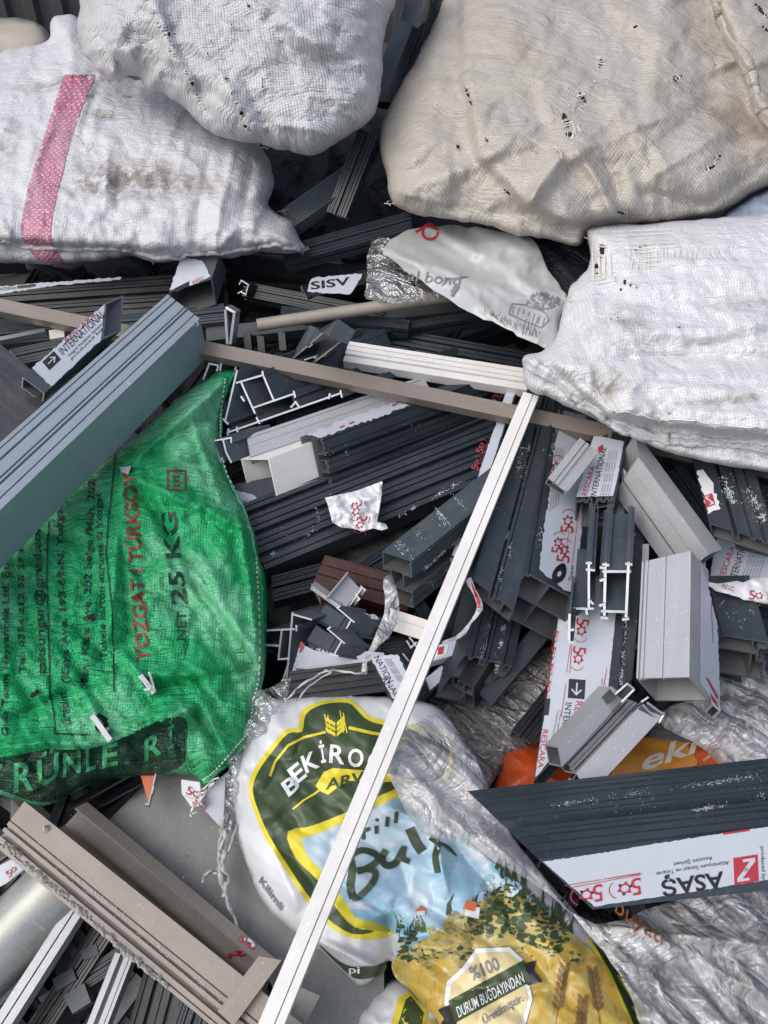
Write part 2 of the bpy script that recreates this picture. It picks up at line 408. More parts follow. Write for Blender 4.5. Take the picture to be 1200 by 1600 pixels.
def logo50(mb, surf, o, x, y):    # anniversary mark: a red 5, a flower ring and an arc
    L = Loc(mb, surf, o, x, y)
    L.text('5', (0, 0), .52, 1.05, 'print_red')
    L.ring((.86, .5), .25, .09, 'print_red')
    for k in range(6):
        a = R(60*k+15); L.ring((.86+.33*math.cos(a), .5+.33*math.sin(a)), .05, .08, 'print_black' if k % 2 else 'print_red', n=5, lift=.0002)
    L.ring((1.12, .5), .55, .05, 'print_red', -55, 65)
    L.line([(0, -.25), (1.9, -.25)], .04, 'print_red')
def logo_mark(mb, surf, o, x, y, col='print_red'):   # square with slanted bars
    L = Loc(mb, surf, o, x, y); L.poly([(0, 0), (1, 0), (1, 1), (0, 1)], col)
    L.poly([(.12, .1), (.62, .1), (.62, .2), (.34, .2), (.62, .5), (.5, .6), (.12, .24)], 'film', .0003)
    L.poly([(.88, .9), (.38, .9), (.38, .8), (.66, .8), (.38, .5), (.5, .4), (.88, .76)], 'film', .0003)
def arrow_box(mb, surf, o, x, y):
    L = Loc(mb, surf, o, x, y); L.poly([(0, 0), (1, 0), (1, 1), (0, 1)], 'print_black')
    L.line([(.2, .5), (.8, .5)], .09, 'film', .0002); L.line([(.55, .78), (.8, .5), (.55, .22)], .09, 'film', .0004)
# ------------------------------------------------------------- extruded profiles
def sec_tube(W, D, t=.002): return [('+', 0, 0, W, D, 0), ('-', t, t, W-t, D-t)]
def sec(W, D, t=.002, top=(), right=(), left=(), webs=(), hw=(), fins=(), pa=None, open_bot=False):
    o = sec_tube(W, D, t)
    for w in webs: o.append(('+', w*W-t/2, 0, w*W+t/2, D, 0))
    for w in hw: o.append(('+', 0, w*D-t/2, W, w*D+t/2, 0))
    for a, b, g in top: o += [('+', a*W-t, 0, b*W+t, g+t, 0), ('-', a*W, -1, b*W, g)]
    for a, b, g in right: o += [('+', W-g-t, a*D-t, W, b*D+t, 0), ('-', W-g, a*D, W+1, b*D)]
    for a, b, g in left: o += [('+', 0, a*D-t, g+t, b*D+t, 0), ('-', -1, a*D, g, b*D)]
    for x0, y0, x1, y1 in fins: o.append(('+', x0, y0, x1, y1, 0))
    if pa:
        a, b = pa; o += [('-', -1, a*D, W+1, b*D), ('+', .18*W, a*D, .18*W+t, b*D, 1), ('+', .82*W-t, a*D, .82*W, b*D, 1)]
    if open_bot: o.append(('-', t, D-t*1.5, W-t, D+1))
    return o
def sec_chan(W, D, t=.002, lips=0):      # U channel open on its main face
    o = [('+', 0, 0, W, D, 0), ('-', t, -1, W-t, D-t)]
    if lips: o += [('+', 0, 0, lips, t, 0), ('+', W-lips, 0, W, t, 0)]
    return o
def cells(ops):
    xs = set(); ys = set()
    for q in ops:
        for v in (q[1], q[3]):
            if -.5 < v < .9: xs.add(round(v, 6))
        for v in (q[2], q[4]):
            if -.5 < v < .9: ys.add(round(v, 6))
    xs = sorted(xs); ys = sorted(ys); G = {}
    for i in range(len(xs)-1):
        for j in range(len(ys)-1):
            cx = (xs[i]+xs[i+1])/2; cy = (ys[j]+ys[j+1])/2; st = None
            for q in ops:
                if q[1] < cx < q[3] and q[2] < cy < q[4]: st = q[5] if q[0] == '+' else None
            if st is not None: G[(i, j)] = st
    return xs, ys, G
PROF = []
def bar(name, label, cat, A, B, C, D=.05, E=None, ops=None, mat='anthracite', cap='cut', inner='mill_dark', group=None, kA=0, kB=0, sB=None, wear=0, lenpx=None):
    """straight extruded bar. A,B: ends of one edge of its main face, C: the face's other corner at end A (all pixel x, pixel y, height over the heap).
    E: pixel of the lower corner of the side face below C; fixes the roll and the mitre."""
    a3 = S(*A); b3 = S(*B); a = (b3-a3).normalized(); L = (b3-a3).length
    def setup(hc):
        c3 = S(C[0], C[1], hc); u = c3-a3; sh = u.dot(a); u = u-a*sh; W = u.length; u = u.normalized()
        n = a.cross(u)
        if n.dot(a3-CO) < 0: n = -n
        return c3, u, W, n, sh
    hc = C[2] if len(C) > 2 else A[2]
    if E is not None:
        def g(h):
            c3, u, W, n, sh = setup(h); p = proj(c3); q = proj(c3+a*.1); e = proj(c3+n*D)
            dx, dy = q[0]-p[0], q[1]-p[1]; l = math.hypot(dx, dy)
            f = lambda z: ((z[0]-p[0])*dy-(z[1]-p[1])*dx)/l
            return f(e)-f(E)
        best = None; hs = [hc+k*.004*s for k in range(0, 45) for s in (1, -1)]; hs = sorted(set(hs)); pr = None
        for h in hs:
            v = g(h)
            if pr is not None and pr[1]*v <= 0:
                lo, hi = pr[0], h; gl = pr[1]
                for _ in range(20):
                    mid = (lo+hi)/2; gm = g(mid)
                    if gl*gm <= 0: hi = mid
                    else: lo = mid; gl = gm
                if abs(g(lo)) < 5 and (best is None or abs(lo-hc) < abs(best-hc)): best = lo
            pr = (h, v)
        if best is None:
            best = min(hs, key=lambda h: abs(g(h))); print('bar: no exact roll for', label, 'miss px', round(abs(g(best)), 1))
        hc = best
    c3, u, W, n, sh = setup(hc)
    if E is not None:
        p = proj(c3+n*D); q = proj(c3+n*D+a*.02); dx, dy = q[0]-p[0], q[1]-p[1]; l2 = dx*dx+dy*dy
        kA = ((E[0]-p[0])*dx+(E[1]-p[1])*dy)/l2*.02/D
    sA = sh/W
    if sB is None: sB = 0
    ops = ops(W, D) if callable(ops) else (ops or sec_tube(W, D))
    xs, ys, G = cells(ops); nx, ny = len(xs)-1, len(ys)-1
    out = set(); stack = [(-1, -1)]
    while stack:
        c = stack.pop()
        if c in out or c in G or not (-1 <= c[0] <= nx and -1 <= c[1] <= ny): continue
        out.add(c); stack += [(c[0]+1, c[1]), (c[0]-1, c[1]), (c[0], c[1]+1), (c[0], c[1]-1)]
    M = frame(a3, u, a)
    parts = {}
    def P(x, y, e):
        s = (sA*x+kA*y) if e == 0 else (L+sB*x+kB*y)
        return a3+u*x+n*y+a*s
    mb = {0: MB(), 1: MB()}; vid = {0: {}, 1: {}}
    def vert(k, i, j, e):
        key = (i, j, e)
        if key not in vid[k]:
            vid[k][key] = len(mb[k].v); mb[k].v.append(tuple(P(xs[i], ys[j], e))); mb[k].uv.append((xs[i], L*e))
        return vid[k][key]
    cen = a3+u*W/2+n*D/2
    for (i, j), k in G.items():
        m0 = mat if k == 0 else 'polyamide'
        for (di, dj, c0, c1) in ((-1, 0, (i, j), (i, j+1)), (1, 0, (i+1, j+1), (i+1, j)), (0, -1, (i+1, j), (i, j)), (0, 1, (i, j+1), (i+1, j+1))):
            nb = (i+di, j+dj)
            if nb in G and G[nb] == k: continue
            mm = m0 if (k == 1 or nb in out or nb in G) else inner
            f = [vert(k, *c0, 0), vert(k, *c1, 0), vert(k, *c1, 1), vert(k, *c0, 1)]
            mb[k].f.append(f); mb[k].m.append(mb[k].mi(mm))
        for e in (0, 1):
            f = [vert(k, i, j, e), vert(k, i+1, j, e), vert(k, i+1, j+1, e), vert(k, i, j+1, e)]
            mb[k].f.append(f); mb[k].m.append(mb[k].mi(cap if k == 0 else 'polyamide'))
    for k in (0, 1):
        if mb[k].f:
            bm = None
    o = mb[0].build(name, None, M)
    bm = bmesh.new(); bm.from_mesh(o.data); bmesh.ops.recalc_face_normals(bm, faces=bm.faces); bm.to_mesh(o.data); bm.free()
    tag(o, label, cat, group)
    if mb[1].f:
        # polyamide strip set in by a hair so that no faces coincide
        s = mb[1].build('thermal_break', o, M)
    o_n = -n
    info = dict(o=o, M=M, a=a, u=u, n=n, W=W, D=D, L=L, top=plane_surf(a3, -n), right=plane_surf(c3, u), left=plane_surf(a3, -u), A=a3, C=c3)
    PROF.append(info); return info
def film(info, poly, face='top', mat='film', lift=.0006, jag=1.2, name='protective_film', label=None, draw=None, seed=1):
    mb = MB(); sf = info[face]; patch(mb, sf, poly, mat, lift, None, jag, seed)
    if draw: draw(mb, sf)
    o = mb.build(name, info['o'], info['M'].copy())
    if label: o['label'] = label
    return o
# ------------------------------------------------------------- soft bodies
def depth_plane(ctrl):
    A = np.array([[1, c[0], c[1]] for c in ctrl], float); b = np.array([1/c[2] for c in ctrl]); k = np.linalg.lstsq(A, b, rcond=None)[0]
    return lambda x, y: 1/(k[0]+k[1]*x+k[2]*y)
def soft(name, label, cat, outline, ctrl, T=.1, Rpx=150, folds=(), wr=(), mat='film', sp=6, back=.6, jitter=1.5, smooth_n=5, seed=1, uvrot=0, sheet=False, group=None, prints=None, parent=None, top_mat=None, expo=.5, edge_back=None):
    """a stuffed or crumpled body: an outline with its own depth, bulging towards the front and back.
    folds: (x0,y0,x1,y1,amp,width[,kind]) creases; wr: (amp, sx, sy, angle, kind) wrinkle noise"""
    ol = catmull(outline, smooth_n) if smooth_n > 1 else np.array(outline, float)
    if jitter:
        t = np.arange(len(ol)); ol = ol+np.stack([vnoise(ol[:, 0]/14+3, ol[:, 1]/14, seed+50), vnoise(ol[:, 0]/14, ol[:, 1]/14+9, seed+51)], 1)*jitter
    base = depth_plane(ctrl)
    def bulge(px, py):
        p = np.stack([px, py], 1); d = pdist(p, ol); ins = inside(p, ol); d = np.where(ins, d, 0)
        q = np.clip(d/Rpx, 0, 1); return (1-(1-q)**2)**expo, d
    def relief(px, py, d):
        z = np.zeros_like(px)
        for f in folds:
            x0, y0, x1, y1, amp, w = f[:6]; kind = f[6] if len(f) > 6 else 'r'
            ab = np.array([x1-x0, y1-y0], float); L = np.hypot(*ab); e = ab/L
            jx = px+vnoise(px/40, py/40, seed+7)*w*.35; jy = py+vnoise(px/40+4, py/40, seed+8)*w*.35
            t = ((jx-x0)*e[0]+(jy-y0)*e[1])/L; s = (jx-x0)*(-e[1])+(jy-y0)*e[0]
            te = np.clip(np.minimum(t, 1-t)*5+.5, 0, 1); te = te*te*(3-2*te)
            if kind == 'r': z += amp*np.exp(-np.abs(s)/w)*te
            elif kind == 'g': z += amp*np.exp(-(s/w)**2)*te
            elif kind == 'S': z += amp*np.tanh(s/w)*te*np.exp(-(s/130)**2)
            elif kind == 's': z += amp*np.tanh(s/w)*te*np.exp(-(s/(w*9))**2)
        for (amp, sx, sy, ang, kind) in wr:
            c, s_ = math.cos(R(ang)), math.sin(R(ang)); X = (px*c+py*s_)/sx; Y = (-px*s_+py*c)/sy
            X = X+.5*vnoise(px/90, py/90, seed+20)
            z += amp*(crackle(X+.25*vnoise(px/30, py/30, seed), Y, seed+int(sx)) if kind == 'f' else ridged(X, Y, seed+int(sx)) if kind == 'c' else fbm(X, Y, seed+int(sx)))
        att = np.clip(d/(Rpx*.12+3), 0, 1) if not sheet else 1
        return z*att
    def depth(px, py):
        px = np.atleast_1d(np.asarray(px, float)); py = np.atleast_1d(np.asarray(py, float))
        b, d = bulge(px, py); return base(px, py)-T*b-relief(px, py, d)
    def surf(px, py, lift=0): return atn(px, py, depth(px, py)-lift)
    P, Tr = tri_region(ol, sp)
    nb = len(P)
    front = surf(P[:, 0], P[:, 1])
    # sack-plane coordinates for the weave, metres
    O3 = at(*ctrl[0]); p1 = at(*ctrl[1]); p2 = at(*ctrl[2]); nz = (p1-O3).cross(p2-O3).normalized()
    if nz.dot(CO-O3) < 0: nz = -nz
    ex = CR @ Vector((math.cos(R(uvrot)), math.sin(R(uvrot)), 0)); M = frame(O3, ex, nz)
    Mi = np.array(M.inverted()); loc = front @ Mi[:3, :3].T + Mi[:3, 3]
    mb = MB(); uv = loc[:, :2]
    mb.add(front, orient(front, Tr), mat, uv)
    if not sheet:
        b, d = bulge(P[:, 0], P[:, 1]); dd = base(P[:, 0], P[:, 1])+T*back*b+.001
        onb = d < .05; bk = atn(P[:, 0], P[:, 1], np.where(onb, depth(P[:, 0], P[:, 1]), dd))
        mb.add(bk, [f[::-1] for f in orient(bk, Tr)], mat, uv)
    else:   # give the sheet its own thickness
        d = pdist(P, ol); bk = surf(P[:, 0], P[:, 1], -.0008)
    if prints: prints(mb, surf)
    o = mb.build(name, parent, M, smooth=True)
    bm = bmesh.new(); bm.from_mesh(o.data); bmesh.ops.remove_doubles(bm, verts=bm.verts, dist=.00002); bm.to_mesh(o.data); bm.free()
    if parent is None: tag(o, label, cat, group)
    elif label: o['label'] = label
    info = dict(o=o, M=M, surf=surf, depth=depth, base=base)
    def uvof(px, py):
        w = surf(np.array([px]), np.array([py]))[0]; return tuple((w @ Mi[:3, :3].T + Mi[:3, 3])[:2])
    info['uvof'] = uvof
    return info
def tube(mb, pts, r, mat, n=8, closed_end=True):
    """pts: list of 3D points, r radius or list"""
    pts = [Vector(p) for p in pts]; N = len(pts); rr = r if isinstance(r, (list, tuple)) else [r]*N
    V = []; Fc = []; UV = []; cum = 0; up = Vector((.13, .2, 1))
    for i, p in enumerate(pts):
        cum += (p-pts[max(i-1, 0)]).length
        t = (pts[min(i+1, N-1)]-pts[max(i-1, 0)]).normalized(); x = t.cross(up).normalized(); y = t.cross(x)
        for k in range(n):
            a = 2*math.pi*k/n; V.append(p+(x*math.cos(a)+y*math.sin(a))*rr[i]); UV.append((cum, rr[i]*a))
    for i in range(N-1):
        for k in range(n): Fc.append([i*n+k, i*n+(k+1) % n, (i+1)*n+(k+1) % n, (i+1)*n+k])
    if closed_end: Fc.append(list(range(n))[::-1]); Fc.append([(N-1)*n+k for k in range(n)])
    mb.add(V, Fc, mat, UV)
def cord(parent, name, surf, pts, rad, mat, M, lift=.001, n=5, jit=0, label=None, seed=3):
    mb = MB(); p = catmull(pts, 8, False)
    if jit: p = p+np.stack([vnoise(p[:, 0]/7, p[:, 1]/7, seed), vnoise(p[:, 0]/7+5, p[:, 1]/7, seed)], 1)*jit
    W = surf(p[:, 0], p[:, 1], lift); tube(mb, [Vector(w) for w in W], rad, mat, n)
    o = mb.build(name, parent, M.copy(), smooth=True)
    if label: o['label'] = label
    return o
plain('print_tan2', (.62, .55, .46), .4)
plain('sheet_white', (.40, .415, .415), .3, 14, .25)
plain('print_or', (.34, .13, .06))
def uvp(ctrl, uvrot, px, py):
    O3 = at(*ctrl[0]); p1 = at(*ctrl[1]); p2 = at(*ctrl[2]); nz = (p1-O3).cross(p2-O3).normalized()
    if nz.dot(CO-O3) < 0: nz = -nz
    M = frame(O3, CR @ Vector((math.cos(R(uvrot)), math.sin(R(uvrot)), 0)), nz)
    w = at(px, py, float(depth_plane(ctrl)(px, py))); l = M.inverted() @ w; return l.x, l.y
# ------------------------------------------------------------- ground, fence, mound
def grid_obj(name, xs, ys, zf, mat, kind=None, label=None, cat=None):
    mb = MB(); V = [(x, y, zf(x, y)) for y in ys for x in xs]; n = len(xs)
    Fc = [[j*n+i, j*n+i+1, (j+1)*n+i+1, (j+1)*n+i] for j in range(len(ys)-1) for i in range(n-1)]
    mb.add(V, Fc, mat, [(v[0], v[1]) for v in V]); o = mb.build(name, None, None, True); tag(o, label, cat, None, kind); return o
plain('soil', (.05, .048, .045), .9, 6, .7); plain('sand', (.42, .38, .32), .9, 8, .5); plain('fence_dark', (.05, .052, .055), .6, 5, .5)
def gz(x, y):
    w = max(0, 1-max(abs(x)-1.0, 0)/.8)*max(0, 1-max(y-2.0, 0)/.5)*max(0, 1-max(-y-.2, 0)/.8); w = w*w*(3-2*w)
    return w*(.42+.25*y-.19)+.5*math.exp(-((x+1.7)/.9)**2-((y-3.5)/.5)**2)+.02*math.sin(7*x+3*y)*math.sin(5*y)*(w+.1)
xs = sorted(set([-40, -20, -10, -6, 6, 10, 20, 40]+[-4+.15*i for i in range(54)])); ys = sorted(set([-30, -10, -4, 12, 20, 40]+[-2+.15*i for i in range(60)]))
grid_obj('ground', xs, ys, gz, 'soil', 'structure')
mb = MB()
for i in range(80):      # corrugated sheets
    x0 = -6+i*.15; V = []; 
    prof = [(0, 0), (.04, 0), (.06, -.035), (.11, -.035), (.13, 0), (.15, 0)]
    for (dx, dy) in prof: V += [(x0+dx, 5.2+dy, -.05), (x0+dx, 5.2+dy, 1.9)]
    mb.add(V, [[2*k, 2*k+2, 2*k+3, 2*k+1] for k in range(len(prof)-1)], 'fence_dark')
fo = tag(mb.build('fence'), 'dark corrugated metal fence far behind the pile, top left corner', 'fence')
for x in (-5.9, -3.9, -1.9, .1, 2.1, 4.1, 5.9):
    mb = MB(); mb.add([(x+dx, 5.3+dy, z) for z in (-.05, 1.95) for dx, dy in ((0, 0), (.06, 0), (.06, .06), (0, .06))], [[0, 1, 5, 4], [1, 2, 6, 5], [2, 3, 7, 6], [3, 0, 4, 7], [4, 5, 6, 7]], 'fence_dark')
    mb.build('fence_post', fo)
soft('beige_sack', 'beige sack lying far behind the heap at the top left corner', 'sack', [(-120, 45), (-60, 30), (0, 28), (45, 30), (72, 48), (80, 75), (70, 110), (-30, 120), (-120, 110)],
     [(-60, 90, 3.3), (60, 90, 3.3), (0, 30, 3.5)], T=.14, Rpx=50, mat='sand', sp=9, wr=((.02, 60, 30, 0, 'n'),))
# ------------------------------------------------------------- big sacks
c1 = [(0, 400, 1.60), (400, 400, 1.58), (200, 60, 1.86)]
st = lambda c, rot, px, py, rx, ry, a: (*uvp(c, rot, px, py), rx, ry, a)
weave('woven_striped', (.59, .59, .62), .0044, .34, .2, (.36, .33, .3), stains=[st(c1, -3, 215, 345, .15, .06, 1), st(c1, -3, 180, 235, .04, .02, .9), st(c1, -3, 300, 350, .10, .04, .5), st(c1, -3, 120, 190, .12, .03, .6), st(c1, -3, 20, 300, .06, .12, .5)])
weave('woven_pink', (.42, .13, .21), .0085, .35, .35, (.40, .33, .35), second=(.46, .22, .30))
def striped_print(mb, sf):
    # red stripe woven as a check of red and white tapes
    a = catmull([(100, 116), (76, 190), (57, 250), (40, 310), (34, 370), (62, 410)], 10, False); b = catmull([(150, 117), (120, 190), (103, 250), (88, 310), (80, 370), (101, 412)], 10, False)
    patch(mb, sf, list(a)+list(b[::-1]), 'woven_pink', .0012, 6)
    n = 26; tot = len(a)-1
    for i in range(n*3):
        t0 = i/(n*3)*tot; t1 = (i+.55)/(n*3)*tot
        for k in range(10):
            if (i+k) % 2: continue
            def pt(t, s):
                j = min(int(t), tot-1); f = t-j; A = a[j]*(1-f)+a[j+1]*f; B = b[j]*(1-f)+b[j+1]*f; return A*(1-s)+B*s
            s0 = (k+.1)/10; s1 = (k+.75)/10
            patch(mb, sf, [pt(t0, s0), pt(t0, s1), pt(t1, s1), pt(t1, s0)], 'pink_light', .0018)
    for (x, y, s) in ((133, 152, '3030'), (192, 153, '=')): text(mb, sf, s, (x, y), (x+14, y+1), (0, -6), 'print_grey', .0018)
s1 = soft('woven_sack', 'white woven sack with a red checked stripe, lying at the left above the dark profiles', 'sack',
    [(-90, 130), (-40, 100), (0, 82), (40, 72), (75, 62), (80, 32), (98, 24), (122, 26), (150, 60), (200, 120), (262, 128), (320, 160), (370, 200), (415, 240), (428, 285), (418, 322), (450, 342), (462, 362), (470, 378), (476, 392), (440, 396), (400, 396), (350, 404), (300, 403), (250, 411), (205, 400), (150, 408), (100, 412), (40, 412), (-30, 410), (-90, 400)],
    c1, T=.13, Rpx=120, mat='woven_striped', sp=5, jitter=2.2, seed=3, uvrot=-3, back=.7,
    folds=((160, 110, 130, 230, -.012, 14), (70, 120, 210, 118, .02, 9), (300, 135, 180, 410, .006, 12), (330, 240, 300, 400, -.012, 12), (365, 240, 330, 400, .014, 9), (395, 260, 370, 400, -.012, 8), (240, 210, 410, 250, .010, 9), (95, 130, 60, 260, .01, 14), (170, 230, 165, 330, .012, 6), (190, 225, 185, 330, -.01, 8), (-40, 372, 300, 398, -.016, 5, 's'), (300, 400, 470, 385, -.012, 5, 's'), (420, 320, 330, 395, .012, 8), (0, 130, 150, 118, -.012, 9), (0, 200, 60, 230, .012, 14)),
    wr=((.004, 85, 55, 20, 'f'), (.007, 75, 40, 20, 'c'), (.010, 160, 90, 70, 'n'), (.004, 14, 60, 8, 'n'), (.003, 26, 18, 60, 'c'), (.002, 10, 14, 0, 'c')), prints=striped_print)
cord(s1['o'], 'hem', s1['surf'], [(-60, 371), (0, 377), (50, 385), (100, 388), (160, 388), (205, 391), (245, 402), (275, 402), (300, 396), (350, 394), (400, 386), (440, 384), (470, 388)], .0045, 'woven_striped', s1['M'], .001, 6, 3)
mb = MB(); rg = random.Random(2)
def frays(mb, surf, spots, mat='thread', r=.0005):
    spots = [(x, y, max(2, int(n*.6)), q*.8) for (x, y, n, q) in spots]; r = r*.7
    for (x, y, n, rad) in spots:
        for _ in range(n):
            a = rg.uniform(0, 6.28); l = rg.uniform(.4, 1)*rad; x0 = x+rg.uniform(-rad, rad)*.4; y0 = y+rg.uniform(-rad, rad)*.4
            p = np.array([(x0, y0), (x0+l*.5*math.cos(a)+rg.uniform(-1, 1), y0+l*.5*math.sin(a)), (x0+l*math.cos(a), y0+l*math.sin(a)+rg.uniform(-2, 2))])
            W = surf(p[:, 0], p[:, 1], 0); W[1] += np.array([0, -.002, .003]); W[2] += np.array([0, -.003, .002]); tube(mb, [Vector(w) for w in W], r, mat, 3)
frays(mb, s1['surf'], [(445, 335, 8, 16), (475, 390, 14, 12), (180, 226, 5, 8), (240, 405, 6, 9), (462, 345, 2, 26)])
tag(mb.build('loose_thread', s1['o'], s1['M'].copy()), None, None, None, 'stuff')
# top middle sack
c2 = [(130, 0, 1.60), (600, 0, 1.58), (450, 240, 1.52)]
weave('woven_loose', (.55, .56, .58), .0046, .5, .2, (.38, .36, .33), bumpd=.0011, fold=.5)
s2 = soft('woven_sack', 'bulging white sack of loose coarse weave at top centre, resting on the striped sack', 'sack',
    [(118, -90), (124, 0), (120, 40), (126, 72), (140, 98), (160, 118), (178, 125), (200, 119), (218, 121), (227, 140), (255, 146), (285, 165), (305, 185), (335, 209), (370, 220), (410, 226), (440, 234), (486, 243), (520, 228), (552, 206), (580, 186), (592, 160), (597, 110), (600, 60), (610, 25), (620, 0), (622, -90), (370, -110)],
    c2, T=.15, Rpx=130, mat='woven_loose', sp=5, jitter=2, seed=11, uvrot=8, back=.8,
    folds=((225, -20, 305, 130, .03, 18, 'g'), (250, 0, 340, 200, -.02, 12), (300, 60, 420, 220, .012, 14), (440, 30, 580, 110, .03, 16, 'g'), (430, 60, 560, 130, -.02, 14), (330, -10, 520, 40, .014, 12), (430, 190, 540, 215, .014, 10), (180, 20, 210, 110, .014, 12), (480, 100, 590, 90, -.02, 12), (150, 50, 190, 110, -.012, 8), (380, 120, 430, 225, -.01, 10), (500, 20, 570, 60, .02, 9), (520, 130, 590, 150, .015, 9)),
    wr=((.007, 100, 65, 25, 'f'), (.006, 70, 40, 25, 'c'), (.01, 120, 80, 120, 'n'), (.0035, 50, 9, 12, 'n'), (.002, 9, 12, 0, 'c')))
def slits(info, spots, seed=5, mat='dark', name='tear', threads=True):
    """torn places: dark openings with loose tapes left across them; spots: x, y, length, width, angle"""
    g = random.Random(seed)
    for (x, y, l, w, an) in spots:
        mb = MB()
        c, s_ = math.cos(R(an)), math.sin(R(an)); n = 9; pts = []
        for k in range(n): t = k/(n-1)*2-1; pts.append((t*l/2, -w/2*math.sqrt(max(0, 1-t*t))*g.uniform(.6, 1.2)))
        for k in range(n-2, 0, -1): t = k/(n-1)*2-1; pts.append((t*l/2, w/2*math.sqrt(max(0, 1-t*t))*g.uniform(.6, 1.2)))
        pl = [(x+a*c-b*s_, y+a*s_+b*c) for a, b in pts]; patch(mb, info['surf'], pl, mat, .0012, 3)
        for k in range(max(1, int(l*w/34)) if threads else 0):
            t = g.uniform(-.42, .42)*l; q = g.uniform(-.3, .3)*l*.5; W2 = w*.7+1
            P = np.array([(x+t*c+W2*s_, y+t*s_-W2*c), (x+(t+q*.3)*c, y+(t+q*.3)*s_), (x+(t+q)*c-W2*s_, y+(t+q)*s_+W2*c)])
            W = info['surf'](P[:, 0], P[:, 1], .0022); tube(mb, [Vector(v) for v in W], g.uniform(.0005, .0012), 'thread', 4)
        mb.build(name, info['o'], info['M'].copy())
g = random.Random(4); sp_ = []
for (x0, y0, x1, y1, n) in ((232, 5, 310, 160, 16), (355, 120, 392, 210, 9), (258, 40, 330, 90, 5)):
    for k in range(n): t = g.random(); sp_.append((x0+(x1-x0)*t+g.uniform(-5, 5), y0+(y1-y0)*t, g.uniform(3, 8), g.uniform(1, 2.2), 80+g.uniform(-15, 15)))
slits(s2, sp_+[(263, 52, 10, 5, 60), (300, 130, 9, 5, 70), (378, 178, 10, 6, 60), (384, 198, 9, 5, 30), (388, 8, 9, 4, 70), (362, 40, 6, 2, 90), (410, 130, 22, 1.2, 88), (330, 65, 6, 2, 80)])
mb = MB(); frays(mb, s2['surf'], [(415, 228, 12, 14), (380, 200, 6, 10), (376, 170, 4, 9), (300, 140, 5, 9), (590, 130, 8, 9), (125, 60, 4, 7)]); tag(mb.build('loose_thread', s2['o'], s2['M'].copy()), None, None, None, 'stuff')
# tan sack top right
c3 = [(620, 330, 1.50), (1100, 340, 1.46), (900, 0, 1.74)]
weave('woven_tan', (.46, .43, .385), .0046, .34, .5, (.33, .27, .21), stains=[st(c3, -40, 1060, 280, .12, .08, .4)], bumpd=.0009)
s3 = soft('woven_sack', 'huge tan woven sack with torn holes and a rolled seam at the top right', 'sack',
    [(722, -90), (700, -20), (676, 40), (645, 100), (610, 160), (596, 190), (594, 235), (606, 280), (610, 312), (640, 332), (700, 343), (760, 352), (800, 366), (850, 372), (905, 384), (925, 362), (1000, 352), (1060, 345), (1130, 330), (1180, 300), (1230, 285), (1290, 280), (1290, -100), (1000, -120)],
    c3, T=.15, Rpx=150, mat='woven_tan', sp=5, jitter=2, seed=21, uvrot=-32, back=.8,
    folds=((716, -120, 722, 125, -.02, 7, 'S'), (722, 125, 750, 250, -.022, 7, 'S'), (750, 250, 826, 326, -.02, 7, 'S'), (820, 320, 905, 356, -.02, 5, 's'), (880, 240, 830, 320, .03, 12), (900, 235, 965, 335, .035, 10), (940, 250, 985, 345, -.02, 12), (820, 20, 900, 240, .012, 30, 'g'), (900, 240, 1050, 180, .02, 20), (960, 20, 880, 70, -.012, 24, 'g'), (1000, 40, 1180, 130, .016, 22), (1110, -20, 1160, 110, -.04, 7, 's'), (1160, 100, 1200, 210, -.04, 7, 's'), (1020, 280, 1140, 200, .02, 16), (620, 300, 700, 318, .02, 7), (650, 300, 750, 345, -.015, 9), (690, 40, 640, 260, .02, 24, 'g'), (1000, 300, 1120, 322, -.02, 10), (970, 160, 1060, 290, .016, 16), (860, 350, 1000, 335, -.02, 6, 's')),
    wr=((.009, 170, 110, -35, 'f'), (.008, 140, 75, -35, 'c'), (.016, 190, 120, 60, 'n'), (.0045, 34, 15, -30, 'n'), (.0018, 30, 22, 20, 'c'), (.002, 9, 12, 0, 'c')))
slits(s3, [(938, 98, 16, 9, 100), (884, 188, 26, 9, 70), (910, 152, 20, 7, 60), (890, 210, 14, 8, 10), (927, 128, 6, 3, 80), (1060, 122, 16, 5, -40), (1055, 120, 12, 3, -50), (1110, 262, 16, 5, -25), (1122, 245, 12, 3, -30), (716, 230, 9, 5, 60), (792, 300, 14, 4, 40), (972, 333, 18, 4, 15), (730, 145, 16, 4, 70), (735, 160, 10, 3, 60), (1192, 20, 22, 4, 40), (1185, 10, 18, 4, 40), (1196, 45, 16, 4, 40), (992, 42, 10, 4, -30), (660, 75, 5, 3, 0), (1117, 100, 5, 3, 70), (760, 218, 8, 3, 60)], seed=8)
cord(s3['o'], 'rolled_seam', s3['surf'], [(1118, -40), (1126, 20), (1140, 60), (1165, 95), (1176, 130), (1186, 160), (1200, 185), (1235, 215)], [.0095+.0016*math.sin(k*.3)+.0006*math.sin(k*.9) for k in range(57)], 'woven_tan', s3['M'], .003, 10, 2)
mb = MB(); frays(mb, s3['surf'], [(895, 165, 22, 24), (900, 200, 14, 22), (925, 130, 8, 12), (938, 98, 8, 13), (728, 135, 12, 11), (855, 340, 8, 10), (610, 318, 9, 12), (1060, 122, 8, 12), (870, 235, 16, 16), (1115, 258, 8, 12), (915, 365, 8, 12)], r=.0008); tag(mb.build('loose_thread', s3['o'], s3['M'].copy()), None, None, None, 'stuff')
soft('blue_sack', 'pale blue woven sack showing as a strip between tan and white sacks, right edge', 'sack', [(1120, 345), (1135, 330), (1165, 310), (1200, 293), (1270, 275), (1270, 370), (1180, 372), (1125, 365)],
     [(1130, 360, 1.50), (1240, 360, 1.50), (1200, 290, 1.52)], T=.09, Rpx=40, mat='blue_sack', sp=5, wr=((.01, 20, 12, 20, 'c'),))
